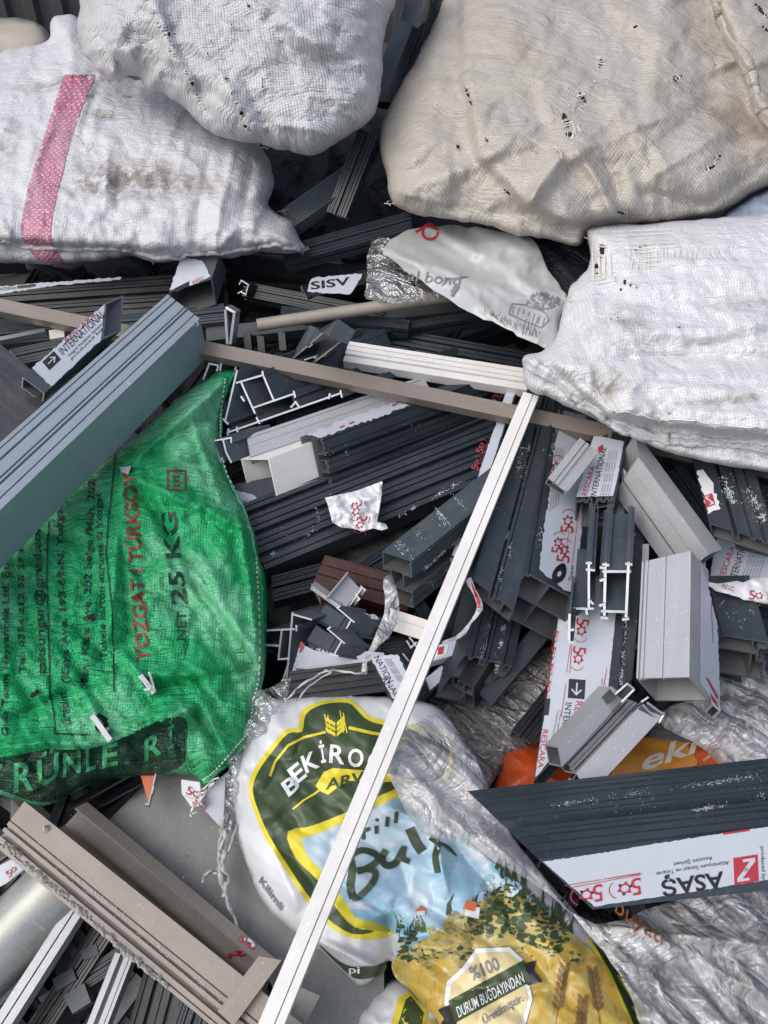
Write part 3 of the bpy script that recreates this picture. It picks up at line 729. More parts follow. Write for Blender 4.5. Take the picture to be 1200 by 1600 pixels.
# white sack right
c4 = [(830, 600, 1.30), (1200, 740, 1.20), (1000, 350, 1.42)]
weave('woven_white', (.64, .645, .67), .0040, .25, .12, (.38, .35, .31), stains=[st(c4, 3, 950, 570, .07, .05, .4), st(c4, 3, 1160, 530, .10, .03, .35), st(c4, 3, 935, 655, .03, .03, .7), st(c4, 3, 1100, 690, .10, .01, .6)], bumpd=.0007)
s4 = soft('woven_sack', 'bright white woven sack at the right edge with a frayed corner and thick rolled hem', 'sack',
    [(918, 360), (945, 354), (1000, 350), (1060, 345), (1130, 340), (1200, 334), (1280, 330), (1280, 755), (1200, 738), (1130, 727), (1060, 712), (1000, 690), (955, 668), (915, 648), (880, 632), (850, 618), (822, 606), (816, 575), (822, 556), (850, 548), (872, 520), (880, 478), (892, 448), (912, 428), (922, 400)],
    c4, T=.10, Rpx=110, mat='woven_white', sp=5, jitter=2, seed=31, uvrot=3, back=.6,
    folds=((925, 440, 925, 600, .015, 12), (890, 480, 960, 660, -.016, 12), (960, 560, 1230, 560, -.02, 14), (940, 520, 1200, 515, .012, 22, 'g'), (1000, 600, 1050, 660, -.018, 16), (960, 470, 1020, 640, .01, 18), (850, 560, 960, 660, -.02, 6, 's'), (960, 655, 1250, 690, -.03, 6, 's'), (960, 600, 1250, 610, .012, 14), (1080, 540, 1240, 520, -.015, 8), (1050, 640, 1240, 650, .01, 10), (830, 575, 900, 560, .012, 10), (925, 650, 1000, 640, .012, 10)),
    wr=((.003, 110, 50, 10, 'f'), (.005, 100, 34, 3, 'c'), (.006, 170, 90, 30, 'n'), (.004, 70, 9, 2, 'n'), (.003, 26, 16, 40, 'c'), (.002, 9, 12, 0, 'c')))
slits(s4, [(976, 440, 9, 5, 90), (985, 445, 7, 3, 90), (970, 452, 6, 3, 90), (1000, 386, 7, 3, 90), (1008, 382, 6, 3, 90), (993, 390, 5, 2.5, 90), (955, 497, 5, 2, 80), (965, 497, 5, 2, 80), (1060, 511, 8, 2, 0), (940, 392, 24, 9, 95), (932, 420, 18, 8, 85), (995, 448, 5, 3, 90), (1045, 646, 5, 2, 60), (860, 590, 4, 2, 60)], seed=12)
cord(s4['o'], 'rolled_hem', s4['surf'], [(826, 566), (850, 582), (880, 602), (905, 622), (935, 645), (965, 664), (1000, 676), (1040, 684), (1080, 688), (1130, 692), (1200, 697), (1260, 703)], [.0085+.0018*math.sin(k*.33)+.0008*math.sin(k*.8) for k in range(89)], 'woven_white', s4['M'], .003, 9, 3)
cord(s4['o'], 'stitching', s4['surf'], [(905, 588), (930, 610), (955, 640), (1000, 648), (1020, 656), (1060, 655), (1120, 662), (1200, 668), (1260, 670)], .0011, 'thread', s4['M'], .002, 4, 3)
mb = MB(); frays(mb, s4['surf'], [(925, 375, 12, 20), (935, 400, 12, 22), (930, 425, 8, 16), (885, 470, 8, 12), (935, 655, 6, 10), (822, 575, 7, 10)], r=.0008); tag(mb.build('loose_thread', s4['o'], s4['M'].copy()), None, None, None, 'stuff')
mb = MB()
for k in range(26):     # tapes worked loose in the frayed corner
    x = 926+k*9; P = np.array([(x, 356), (x+g.uniform(-2, 2), 390), (x+g.uniform(-3, 3), 440-k*2)]); W = s4['surf'](P[:, 0], P[:, 1], .001); tube(mb, [Vector(w) for w in W], .0008, 'thread', 3)
for k in range(12):
    y = 362+k*7; P = np.array([(925, y+6), (960, y), (1040+g.uniform(-20, 30), y-4)]); W = s4['surf'](P[:, 0], P[:, 1], .0012); tube(mb, [Vector(w) for w in W], .0008, 'thread', 3)
tag(mb.build('loose_tape', s4['o'], s4['M'].copy()), None, None, None, 'stuff')
# green sack
c5 = [(300, 600, 1.43), (400, 1150, 1.14), (0, 1200, 1.10)]
weave('woven_green', (.03, .55, .20), .0036, .45, .06, (.03, .2, .08), rough=.2, bumpd=.0011, trans=.28, fold=.7, second=(.24, .70, .42))  # second paints the fabric's sheen into the colour as lighter green patches
weave('woven_green_dark', (.012, .05, .028), .0034, .5, .3, (.012, .14, .06), rough=.35, bumpd=.0012, fold=1)
def green_print(mb, sf):
    k = dict(split=7); A = 'print_dgreen'
    def up(s, x, y0, x1, y1, h, mat=A, bold=False): text(mb, sf, s, (x, y0), (x1, y1), (-h, 0), mat, .0018, bold, 7)
    up('YOZGAT I TÜRKSOY', 234, 1034, 212, 738, 22, 'print_dred', True)
    up('25 KG', 292, 945, 274, 800, 24, A, True)
    up('NET', 290, 1000, 291, 955, 15, A)
    up('Gıda Tarım Hayvancılık Ltd. Şti', 12, 1150, 14, 880, 11, A, True)
    up('Tel: 0354 212 35 27 Fax', 38, 1052, 36, 830, 9, A, True)
    up('taksungur@gmail.com', 71, 1054, 62, 812, 13, A, True)
    up('(Kaya Ave. 193-69-N. Yozgat)', 108, 1068, 96, 780, 11, A, True)
    up('Mah.: Kaya Ave. 202 belge /Mah. 202', 136, 1075, 148, 750, 11, A, True)
    up('Tukele karton kuruma ili Yozgat', 166, 1030, 158, 770, 10, A, True)
    up('üretim', 110, 1132, 103, 1082, 14, A, True)
    up('PRODUCED', 290, 1030, 300, 960, 5, A)
    for pl, w in (([(78, 1090), (76, 1000), (73, 900), (76, 815)], 2.5), ([(178, 1080), (176, 960), (165, 860), (180, 710)], 2.5), ([(80, 1085), (86, 1146), (140, 1148)], 2.5)):
        L = Loc(mb, sf, (0, 0), (1, 0), (0, 1), .0016, 4); L.line(pl, w, A)
    L = Loc(mb, sf, (0, 0), (1, 0), (0, 1), .0016, 4)
    L.line([(262, 735), (290, 735), (290, 765), (262, 765), (262, 735)], 3, 'print_dred'); L.text('5', (270, 760), 12, -18, 'print_dred')
    patch(mb, sf, catmull([(-40, 1190), (20, 1182), (70, 1172), (140, 1170), (200, 1150), (240, 1130), (275, 1120), (292, 1128), (290, 1160), (285, 1195), (240, 1212), (190, 1214), (130, 1228), (90, 1250), (50, 1252), (0, 1234), (-40, 1225)], 4), 'woven_green_dark', .0015, 5)
    for (s, x0, y0, x1, y1, h) in (('Y', -20, 1232, 5, 1235, 42), ('R', 22, 1238, 52, 1232, 46), ('Ü', 58, 1230, 92, 1216, 42), ('N', 98, 1214, 126, 1206, 38), ('L', 134, 1206, 150, 1200, 36), ('E', 160, 1200, 184, 1194, 36), ('R', 226, 1190, 252, 1176, 36), ('İ', 262, 1172, 272, 1166, 34)):
        text(mb, sf, s, (x0, y0), (x1, y1), (0, -h), 'print_lgreen', .0028, True, 6)
plain('print_dgreen', (.008, .045, .03), .5, 220, .1); plain('print_dred', (.20, .03, .02), .5, 220, .3); plain('print_lgreen', (.03, .27, .11), .4, 120, .6)
s5 = soft('green_sack', 'green woven 25 KG sack with black and red printing at the left', 'sack',
    [(-110, 920), (-60, 880), (0, 850), (60, 806), (110, 765), (160, 725), (200, 694), (250, 648), (290, 615), (322, 592), (335, 582), (350, 578), (369, 576), (366, 596), (352, 625), (342, 655), (342, 700), (350, 742), (368, 770), (385, 800), (398, 835), (406, 870), (414, 900), (417, 950), (417, 1000), (412, 1060), (404, 1110), (398, 1140), (382, 1170), (356, 1196), (330, 1226), (320, 1234), (300, 1212), (250, 1210), (200, 1214), (150, 1222), (110, 1240), (70, 1258), (30, 1250), (-20, 1238), (-110, 1230)],
    c5, T=.075, Rpx=120, mat='woven_green', sp=5, jitter=1.6, seed=41, uvrot=2, back=.7,
    folds=((210, 720, 345, 600, 0.0297, 7.6), (230, 700, 350, 640, -0.027, 10.2), (195, 745, 170, 1000, 0.0135, 6.0), (212, 760, 330, 920, -0.0297, 10.2), (200, 745, 400, 830, 0.0324, 10.2), (200, 700, 370, 735, -0.0189, 8.5), (300, 900, 412, 1045, -0.0297, 6.0, 's'), (260, 880, 330, 960, 0.0189, 8.5), (240, 1050, 408, 1060, 0.027, 6.8), (230, 1075, 400, 1045, -0.0216, 6.8), (180, 1140, 300, 1105, 0.027, 7.6), (300, 1110, 350, 1170, -0.027, 8.5), (330, 1120, 360, 1190, 0.0297, 6.8), (100, 960, 190, 1050, -0.0135, 10.2), (190, 1020, 240, 1080, 0.0162, 6.8), (20, 1120, 140, 1060, -0.0189, 8.5), (130, 1080, 170, 1150, 0.0162, 6.0), (340, 600, 342, 700, -0.0216, 6.8), (370, 780, 408, 1040, 0.0216, 5.1), (-20, 1165, 160, 1160, 0.0297, 8.5), (160, 1160, 290, 1115, 0.0243, 6.8), (0, 880, 90, 900, 0.0135, 10.2), (60, 830, 130, 850, -0.0162, 6.8), (185, 790, 200, 1000, -0.0108, 5.1), (345, 960, 410, 1050, 0.0189, 6.0), (120, 800, 110, 1000, 0.0081, 6.0), (300, 660, 345, 780, 0.0189, 6.8)),
    wr=((.009, 80, 50, 55, 'f'), (.006, 75, 45, 55, 'c'), (.006, 130, 90, 10, 'n'), (.004, 30, 22, 70, 'f'), (.0018, 10, 12, 0, 'c')), prints=green_print)
cord(s5['o'], 'side_seam', s5['surf'], [(366, 580), (350, 625), (344, 665), (350, 735), (378, 792), (396, 850), (405, 900), (409, 960), (409, 1050), (398, 1110), (392, 1145), (370, 1175), (340, 1205), (318, 1222)], .003, 'woven_green', s5['M'], .001, 6, 2)
mb = MB(); pp = catmull([(350, 640), (347, 600), (356, 590)], 6, False)
path = catmull([(352, 592), (346, 640), (345, 680), (353, 735), (380, 790), (397, 850), (402, 900), (405, 960), (405, 1050), (395, 1100), (388, 1140), (366, 1170), (336, 1204), (316, 1220)], 14, False)
for i in range(0, len(path)-2, 2):
    W = s5['surf'](path[i:i+2, 0], path[i:i+2, 1], .0045); tube(mb, [Vector(w) for w in W], .0011, 'thread', 4)
tag(mb.build('stitching', s5['o'], s5['M'].copy()), None, None, None, 'stuff')
# small label scrap seen through the green sack
s5f = s5['surf']; mb = MB(); patch(mb, s5f, [(186, 730), (205, 728), (200, 742), (192, 744)], 'film_white', .003); patch(mb, s5f, [(190, 738), (201, 737), (199, 744), (192, 744)], 'print_red', .0036)
text(mb, s5f, 'produced b', (189, 734), (216, 733), (0, -5), 'print_black', .0042); tag(mb.build('paper_scrap'), 'small white and red label scrap lying on the green sack', 'label scrap')
slits(s5, [(229, 1066, 28, 15, 60), (158, 1130, 34, 22, 75), (143, 965, 14, 11, 30), (54, 1084, 18, 10, -35)], seed=9, name='puncture', threads=False)
def tip(label, pl, w, surf):
    mb = MB(); p = np.array(pl, float); W = surf(p[:, 0], p[:, 1], .010)
    for a, b in zip(W[:-1], W[1:]): 
        a = Vector(a); b = Vector(b); d = (b-a).normalized(); z = (CO-a).normalized(); x = d.cross(z).normalized()*w/2; zz = z*.0012; dn = z*-.03
        mb.add([a-x+zz, a+x+zz, b+x+zz, b-x+zz, a-x+dn, a+x+dn, b+x+dn, b-x+dn], [[0, 1, 2, 3], [4, 7, 6, 5], [0, 4, 5, 1], [1, 5, 6, 2], [2, 6, 7, 3], [3, 7, 4, 0]], 'cut')
    return tag(mb.build('profile_tip'), label, 'profile tip')
tip('bright V shaped aluminium tip poking out through the green sack, upper one of two', [(219, 1055), (241, 1083)], .006, s5f)
mb = MB()
for q in ([(233, 1050), (242, 1080)], [(226, 1078), (236, 1076)]):
    p = np.array(q, float); W = s5f(p[:, 0], p[:, 1], .0135); tube(mb, [Vector(w) for w in W], .0016, 'cut', 6)
tag(mb.build('bent_tip'), 'thin bent metal tab beside the upper aluminium tip in the green sack', 'profile tip')
tip('straight aluminium tip poking out through the green sack, lower one of two', [(144, 1118), (172, 1157)], .006, s5f)
tip('short cross tab on the lower aluminium tip in the green sack', [(161, 1141), (170, 1139)], .004, s5f)
# bulgur sack
c6 = [(400, 1100, 1.16), (560, 1600, .985), (950, 1450, 1.03)]
plain('bag_white', (.60, .61, .63), .34, 18, .12)
def bulgur(mb, sf):
    sp = 4
    def pt(pl, mat, l, smooth=5):
        p = catmull(pl, smooth) if smooth else pl; patch(mb, sf, p, mat, l, sp)
    crest = [(470, 1112), (500, 1096), (545, 1092), (565, 1108), (580, 1120), (612, 1128), (700, 1150), (700, 1220), (640, 1235), (600, 1250), (540, 1280), (500, 1298), (458, 1306), (470, 1340), (505, 1375), (530, 1412), (555, 1440), (600, 1448), (620, 1452), (600, 1466), (550, 1466), (505, 1440), (470, 1395), (440, 1350), (415, 1310), (398, 1270), (388, 1232), (398, 1200), (420, 1170), (445, 1140), (466, 1136)]
    pt(crest, 'print_yellow', .00192, 3)
    inner_ = [(478, 1116), (503, 1101), (543, 1098), (560, 1112), (576, 1126), (612, 1136), (695, 1156), (692, 1212), (630, 1228), (592, 1244), (535, 1272), (498, 1290), (449, 1299), (462, 1342), (498, 1378), (524, 1418), (552, 1448), (585, 1455), (550, 1459), (508, 1432), (475, 1390), (446, 1346), (421, 1306), (404, 1268), (395, 1232), (405, 1203), (426, 1174), (450, 1146), (472, 1143)]
    pt(inner_, 'print_green', .00272, 3)
    skyp = [(460, 1304), (500, 1294), (540, 1276), (600, 1246), (640, 1250), (690, 1310), (700, 1330), (740, 1390), (780, 1440), (760, 1470), (640, 1470), (600, 1446), (555, 1436), (532, 1404), (508, 1370), (474, 1336)]
    pt([(452, 1301), (500, 1286), (545, 1268), (600, 1240), (650, 1240), (690, 1300), (640, 1450), (600, 1455), (552, 1444), (524, 1412), (498, 1376), (462, 1340)], 'print_yellow', .00336, 0)
    pt([(470, 1312), (508, 1298), (552, 1278), (620, 1246), (700, 1290), (760, 1340), (860, 1420), (880, 1450), (800, 1500), (640, 1480), (600, 1444), (556, 1434), (534, 1402), (510, 1368), (480, 1336)], 'paint_sky', .00416, 0)
    pt([(614, 1500), (650, 1478), (690, 1450), (740, 1415), (800, 1392), (870, 1440), (930, 1490), (950, 1520), (990, 1600), (1000, 1660), (700, 1660), (690, 1600), (660, 1560), (620, 1530)], 'paint_field', .00496, 4)
    pt([(640, 1545), (612, 1508), (650, 1500), (720, 1500), (760, 1525), (700, 1600), (680, 1590)], 'paint_wheat', .00560, 4)
    pt([(820, 1480), (880, 1470), (930, 1492), (955, 1530), (990, 1610), (990, 1660), (800, 1660), (810, 1560)], 'paint_wheat', .00560, 4)
    pt([(985, 1600), (950, 1520), (915, 1465), (925, 1470), (960, 1510), (1000, 1575), (1012, 1660), (995, 1660)], 'print_yellow', .00640, 0)
    pt([(992, 1605), (955, 1520), (925, 1470), (960, 1505), (1002, 1572), (1015, 1660), (1000, 1660)], 'print_green', .00704, 0)
    g = random.Random(3)
    def tuft(x, y, w, h, mat, n, up=True):
        for k in range(n):
            a = x+g.uniform(-w, w); b = y+g.uniform(-h*.3, h*.3); hh = g.uniform(.5, 1)*h; ww = g.uniform(2, 5); t = g.uniform(-.4, .4)*hh
            patch(mb, sf, [(a-ww, b), (a-ww*.6, b-hh*.5), (a+t, b-hh), (a+ww*.6, b-hh*.4), (a+ww, b)], mat, .0038+g.uniform(0, .00096), 6)
    def dabs(cx, cy, rx, ry, n, mats, s0=3, s1=8, an=0):
        c_, s_ = math.cos(R(an)), math.sin(R(an))
        for k in range(n):
            a = g.uniform(0, 6.28); q = math.sqrt(g.random()); u, v = rx*q*math.cos(a), ry*q*math.sin(a); x = cx+u*c_-v*s_; y = cy+u*s_+v*c_
            rr = g.uniform(s0, s1); st_ = g.uniform(.4, .9); pl = [(x+rr*math.cos(w_)*g.uniform(.6, 1.1), y+rr*st_*math.sin(w_)*g.uniform(.6, 1.1)) for w_ in (0, .9, 1.9, 2.9, 3.8, 4.8, 5.6)]
            patch(mb, sf, pl, g.choice(mats), .0056+g.uniform(0, .0008), None)
    T_ = ['print_leaf', 'print_leaf', 'paint_tree', 'print_green']; F_ = ['paint_field', 'paint_wheat', 'paint_dk2', 'paint_field']
    dabs(830, 1440, 70, 34, 170, T_, an=35); dabs(760, 1436, 40, 30, 60, T_); dabs(800, 1404, 34, 22, 40, T_); dabs(655, 1492, 34, 10, 50, T_+['paint_dk2'], 2, 6); dabs(742, 1490, 40, 12, 50, T_+F_, 2, 6); dabs(640, 1470, 16, 16, 24, T_, 2, 6)
    dabs(690, 1470, 50, 26, 50, F_, 3, 9, -30); dabs(880, 1490, 40, 10, 40, T_+F_, 2, 6, 20); dabs(690, 1510, 60, 20, 40, F_, 3, 9); dabs(720, 1440, 26, 18, 26, F_, 3, 8, -30); dabs(780, 1385, 30, 12, 16, ['paint_sky', 'bag_white2'], 4, 10, 20)
    tuft(745, 1420, 70, 36, 'print_leaf', 24); tuft(640, 1462, 24, 40, 'paint_tree', 16); tuft(820, 1452, 60, 60, 'print_leaf', 46); tuft(760, 1460, 30, 34, 'paint_tree', 18); tuft(650, 1496, 34, 18, 'paint_tree', 18); tuft(800, 1380, 40, 46, 'print_leaf', 14); tuft(860, 1470, 40, 40, 'print_leaf', 24)
    tuft(720, 1490, 40, 14, 'paint_wheat', 12); tuft(840, 1490, 24, 24, 'paint_tree', 12)
    L = Loc(mb, sf, (0, 0), (1, 0), (0, 1), .00736, 6)
    L.poly([(652, 1430), (664, 1430), (664, 1420), (652, 1420)], 'film_white'); L.poly([(648, 1424), (658, 1414), (668, 1422)], 'print_roof', .00048)
    L.poly([(726, 1430), (748, 1436), (750, 1418), (728, 1414)], 'film_white'); L.poly([(722, 1420), (730, 1406), (746, 1410), (742, 1424)], 'print_roof', .00048)
    # lettering
    tx = lambda s, p0, p1, up, m, b=True, l=.00384, arc=0: text(mb, sf, s, p0, p1, up, m, l, b, 6, arc)
    for ch, p0, p1, up in (('B', (451, 1245), (470, 1229), (-13, -21)), ('E', (463, 1226), (480, 1212), (-15, -23)), ('K', (478, 1208), (500, 1197), (-9, -26)), ('İ', (502, 1192), (510, 1190), (-4, -26)), ('R', (514, 1191), (538, 1194), (2, -29)), ('O', (542, 1195), (566, 1200), (4, -28)), ('Ğ', (572, 1202), (592, 1208), (5, -26))):
        tx(ch, p0, p1, up, 'print_white')
    patch(mb, sf, [(493, 1228), (506, 1206), (520, 1200), (600, 1206), (640, 1220), (600, 1222), (545, 1220), (528, 1230), (513, 1242), (500, 1236)], 'print_yellow', .00384, sp)
    tx('ARVIL', (508, 1234), (590, 1216), (2, -17), 'print_green', True, .00480)
    L2 = Loc(mb, sf, (0, 0), (1, 0), (0, 1), .00384, 6)
    L2.line([(458, 1264), (475, 1250), (492, 1240), (503, 1232)], 3, 'print_yellow'); L2.line([(422, 1212), (430, 1190), (450, 1165), (475, 1152), (508, 1144)], 4, 'print_yellow'); L2.line([(546, 1137), (580, 1145), (640, 1155)], 5, 'print_yellow')
    for i in range(3):
        y = 1120+i*8; L2.poly([(508, y), (524, y+9), (524, y+15), (510, y+7)], 'print_yellow', .0002*i); L2.poly([(526, y+9), (538, y-3), (539, y+5), (526, y+15)], 'print_yellow', .0002*i)
    for xx, tp in ((507, 1116), (512, 1118), (531, 1110), (536, 1114)): L2.line([(xx+6, 1145), (xx, tp)], 1.6, 'print_yellow')
    # script word
    B = Loc(mb, sf, (0, 0), (1, 0), (0, 1), .00544, 5)
    G = 'print_leaf'
    B.brush([(546, 1338), (550, 1360), (547, 1385), (552, 1404)], 12, G); B.brush([(540, 1342), (562, 1329), (584, 1333), (590, 1344), (574, 1356), (558, 1362)], 10, G, .0004)
    B.brush([(558, 1360), (578, 1358), (587, 1366), (580, 1382), (562, 1400), (550, 1404)], 10, G, .0008); B.brush([(603, 1328), (597, 1342), (604, 1352), (618, 1348), (631, 1326)], 11, G); B.brush([(632, 1322), (629, 1340), (640, 1346)], 9, G, .0004)
    B.brush([(640, 1294), (650, 1316), (660, 1331)], 16, G); B.brush([(672, 1308), (684, 1318), (680, 1338), (684, 1364)], 10, G); B.brush([(686, 1316), (700, 1324), (714, 1338)], 6, G, .0004, .8)
    for pl in ([(568, 1312), (568, 1300), (578, 1294)], [(588, 1303), (588, 1290)], [(604, 1292), (606, 1276)], [(618, 1286), (620, 1268)]): B.brush(pl, 6, G)
    B.brush([(588, 1283), (590, 1279)], 5, G)
    tx('Kilimli', (404, 1378), (438, 1424), (5, -9), 'print_grey', True, .003); pt([(498, 1476), (540, 1508), (585, 1510), (604, 1504), (596, 1522), (560, 1530), (535, 1514)], 'print_green', .0025); tx('pi', (545, 1520), (562, 1521), (0, -11), 'print_white', True, .004)
    # shield
    pt([(744, 1482), (796, 1480), (818, 1500), (832, 1560), (822, 1598), (800, 1640), (740, 1660), (704, 1600), (694, 1566), (698, 1534), (722, 1512)], 'print_white', .00736, 0)
    pt([(748, 1489), (792, 1487), (812, 1504), (825, 1560), (815, 1596), (798, 1630), (744, 1650), (710, 1598), (701, 1566), (705, 1538), (728, 1516)], 'print_tan', .00800, 0)
    pt([(700, 1564), (818, 1500), (829, 1534), (712, 1598)], 'print_green', .00880, 0)
    pt([(818, 1506), (838, 1500), (834, 1516), (848, 1534), (824, 1540)], 'print_black', .00832, 0); pt([(702, 1570), (684, 1578), (694, 1592), (684, 1606), (714, 1600)], 'print_black', .00832, 0)
    tx('%100', (738, 1532), (782, 1514), (-7, -20), 'print_grey', True, .00896); tx('DURUM BUĞDAYINDAN', (717, 1590), (820, 1535), (-5, -17), 'print_white', False, .00992); tx('Üretilmiştir.', (756, 1601), (818, 1564), (-4, -13), 'print_grey', True, .00896)
    for (x0, y0, x1, y1) in ((868, 1600, 884, 1508), (938, 1600, 924, 1514), (905, 1640, 912, 1560)):
        L2.line([(x0, y0), (x1, y1)], 1.5, 'paint_dk', .002)
        for k in range(9):
            t = k/9; x = x0+(x1-x0)*t; y = y0+(y1-y0)*t
            if k > 1:
                for s in (-1, 1): L2.poly([(x, y), (x+s*7, y-7), (x+s*9, y-16), (x+s*3, y-12)], 'paint_dk', .00352)
plain('paint_dk', (.18, .10, .035), .4); plain('paint_dk2', (.24, .19, .08), .4); plain('bag_white2', (.46, .52, .58), .4)
s6 = soft('bulgur_bag', 'white printed bulgur bag with green and yellow crest and a village picture, bottom centre', 'sack',
    [(400, 1095), (450, 1090), (500, 1086), (560, 1086), (610, 1090), (660, 1096), (700, 1120), (740, 1200), (790, 1290), (850, 1370), (905, 1430), (945, 1480), (975, 1540), (1000, 1600), (1012, 1680), (700, 1690), (690, 1610), (655, 1560), (625, 1530), (608, 1500), (580, 1532), (560, 1540), (535, 1516), (500, 1486), (470, 1466), (430, 1432), (405, 1400), (385, 1350), (368, 1300), (358, 1250), (360, 1205), (372, 1170), (388, 1140), (398, 1118)],
    c6, T=.042, Rpx=80, mat='bag_white', sp=5, jitter=1.2, seed=61, back=.5,
    folds=((600, 1430, 620, 1510, -.03, 12), (560, 1450, 640, 1460, .02, 14), (600, 1260, 720, 1300, .012, 12), (690, 1300, 790, 1420, -.018, 14), (680, 1300, 700, 1400, .016, 10), (480, 1180, 560, 1260, .006, 16), (450, 1230, 640, 1180, -.006, 12), (620, 1470, 740, 1440, .014, 14), (380, 1200, 460, 1420, .008, 14), (470, 1460, 610, 1520, .02, 8), (800, 1400, 930, 1560, .012, 22), (700, 1440, 880, 1480, -.008, 18)),
    wr=((.006, 110, 70, 35, 'f'), (.004, 110, 60, 35, 'c'), (.007, 150, 110, 80, 'n'), (.0012, 34, 26, 0, 'n')), prints=bulgur)
def sack2(mb, sf):
    patch(mb, sf, [(612, 1600), (622, 1560), (640, 1548), (668, 1580), (660, 1660), (600, 1660)], 'print_yellow', .0015, 6); patch(mb, sf, [(622, 1600), (634, 1562), (642, 1556), (662, 1582), (652, 1660), (612, 1660)], 'print_green', .002, 6); patch(mb, sf, [(664, 1590), (700, 1600), (700, 1660), (655, 1660)], 'paint_wheat', .0025, 6)
soft('printed_bag', 'corner of a second printed bag, white with green stripe, below the bulgur bag', 'sack', [(556, 1600), (575, 1565), (605, 1535), (630, 1528), (660, 1555), (700, 1595), (705, 1680), (545, 1680)],
     [(560, 1600, 1.0), (700, 1660, .98), (620, 1540, 1.03)], T=.03, Rpx=40, mat='bag_white', sp=5, wr=((.004, 30, 20, 60, 'c'),), prints=sack2)
# ------------------------------------------------------------- plastic sheets
def sheet(name, label, ol, ctrl, mat, wr=(), folds=(), T=.02, Rpx=60, seed=1, prints=None, sp=5, cat='plastic sheet', jitter=3, sm=4):
    return soft(name, label, cat, ol, ctrl, T=T, Rpx=Rpx, mat=mat, sp=sp, wr=wr, folds=folds, seed=seed, sheet=True, prints=prints, jitter=jitter, smooth_n=sm)
W0 = ((.016, 170, 36, 48, 'c'), (.007, 70, 16, 42, 'c'), (.0025, 22, 12, 20, 'c'))
sheet('plastic_sheet', 'crumpled clear plastic sheet between the bulgur bag and the ASAŞ profile', [(600, 1192), (595, 1150), (600, 1136), (650, 1130), (690, 1118), (740, 1180), (790, 1290), (850, 1375), (900, 1430), (960, 1440), (1060, 1405), (1210, 1372), (1260, 1660), (1020, 1660), (1000, 1600), (975, 1540), (930, 1470), (860, 1400), (780, 1350), (720, 1318), (690, 1318), (650, 1290), (620, 1240)],
      [(600, 1160, 1.085), (1000, 1600, .955), (1200, 1400, 1.03)], 'clear_plastic', W0, folds=((600, 1170, 900, 1470, .02, 12), (650, 1200, 980, 1440, -.02, 10), (700, 1280, 1200, 1560, .02, 12), (950, 1450, 1200, 1480, .025, 10), (1000, 1400, 1150, 1600, -.02, 12), (880, 1440, 1080, 1640, .02, 9)), seed=71,
      prints=lambda mb, sf: text(mb, sf, 'buyati', (960, 1425), (1034, 1478), (6, -26), 'print_or', .003, False, 6))
sheet('plastic_bag', 'crinkled clear plastic bag at the right below the film wrapped profiles', [(1030, 1125), (1080, 1090), (1120, 1050), (1200, 1040), (1260, 1050), (1260, 1200), (1140, 1200), (1100, 1170)],
      [(1040, 1120, 1.22), (1250, 1050, 1.25), (1200, 1190, 1.17)], 'clear_plastic', W0, seed=73)
sheet('plastic_bag', 'dusty grey plastic sheet in the gap below the dark profile ends, centre right', [(650, 1100), (700, 1080), (740, 1060), (800, 1040), (860, 1010), (880, 1060), (870, 1150), (800, 1180), (760, 1240), (730, 1250), (680, 1190), (640, 1130)],
      [(650, 1100, 1.26), (880, 1050, 1.27), (740, 1240, 1.19)], 'dusty_plastic', W0, seed=75)
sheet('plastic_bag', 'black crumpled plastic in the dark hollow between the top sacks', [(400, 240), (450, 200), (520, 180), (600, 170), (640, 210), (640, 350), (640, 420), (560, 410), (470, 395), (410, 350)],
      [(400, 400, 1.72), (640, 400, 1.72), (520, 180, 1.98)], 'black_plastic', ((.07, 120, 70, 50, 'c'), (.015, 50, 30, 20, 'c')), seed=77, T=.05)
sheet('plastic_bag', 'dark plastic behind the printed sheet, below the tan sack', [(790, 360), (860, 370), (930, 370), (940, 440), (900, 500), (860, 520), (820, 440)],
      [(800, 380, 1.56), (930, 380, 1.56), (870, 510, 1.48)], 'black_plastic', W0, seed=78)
def sheet9(mb, sf):
    text(mb, sf, 'al bond', (636, 438), (718, 446), (4, -17), 'print_grey', .002, False, 6)
    L = Loc(mb, sf, (0, 0), (1, 0), (0, 1), .002, 6)
    L.ring((672, 362), 12, 4, 'print_red', 0, 300); L.line([(650, 362), (668, 352), (684, 358)], 4, 'print_red'); L.line([(706, 462), (716, 448), (712, 446), (706, 456)], 4, 'print_grey'); L.line([(690, 446), (700, 436), (730, 432)], 2, 'print_grey')
    # little drawing of a round tower and a tree
    tw = [(800, 474), (795, 490), (812, 498), (846, 512), (858, 500), (852, 488), (820, 476)]
    L.line(tw+[tw[0]], 1.6, 'print_grey')
    for k in range(7): L.line([(803+k*8, 478+k*3), (800+k*8, 490+k*3)], 1.2, 'print_grey')
    for k in range(4): L.line([(822+k*6, 496), (816+k*5, 524)], 1, 'print_grey')
    g = random.Random(5)
    for k in range(110): a = g.uniform(0, 6.28); r = g.random()**.5; x = 848+26*r*math.cos(a); y = 470+13*r*math.sin(a); L.poly([(x-2, y), (x, y-2.5), (x+2.5, y), (x, y+2)], 'print_grey', g.uniform(0, .0004))
    for k in range(60): t = g.random(); x = 760+80*t+g.uniform(-5, 5); y = 490+36*t+g.uniform(-5, 5); L.line([(x, y), (x+g.uniform(-3, 3), y-g.uniform(3, 7))], .9, 'print_grey')
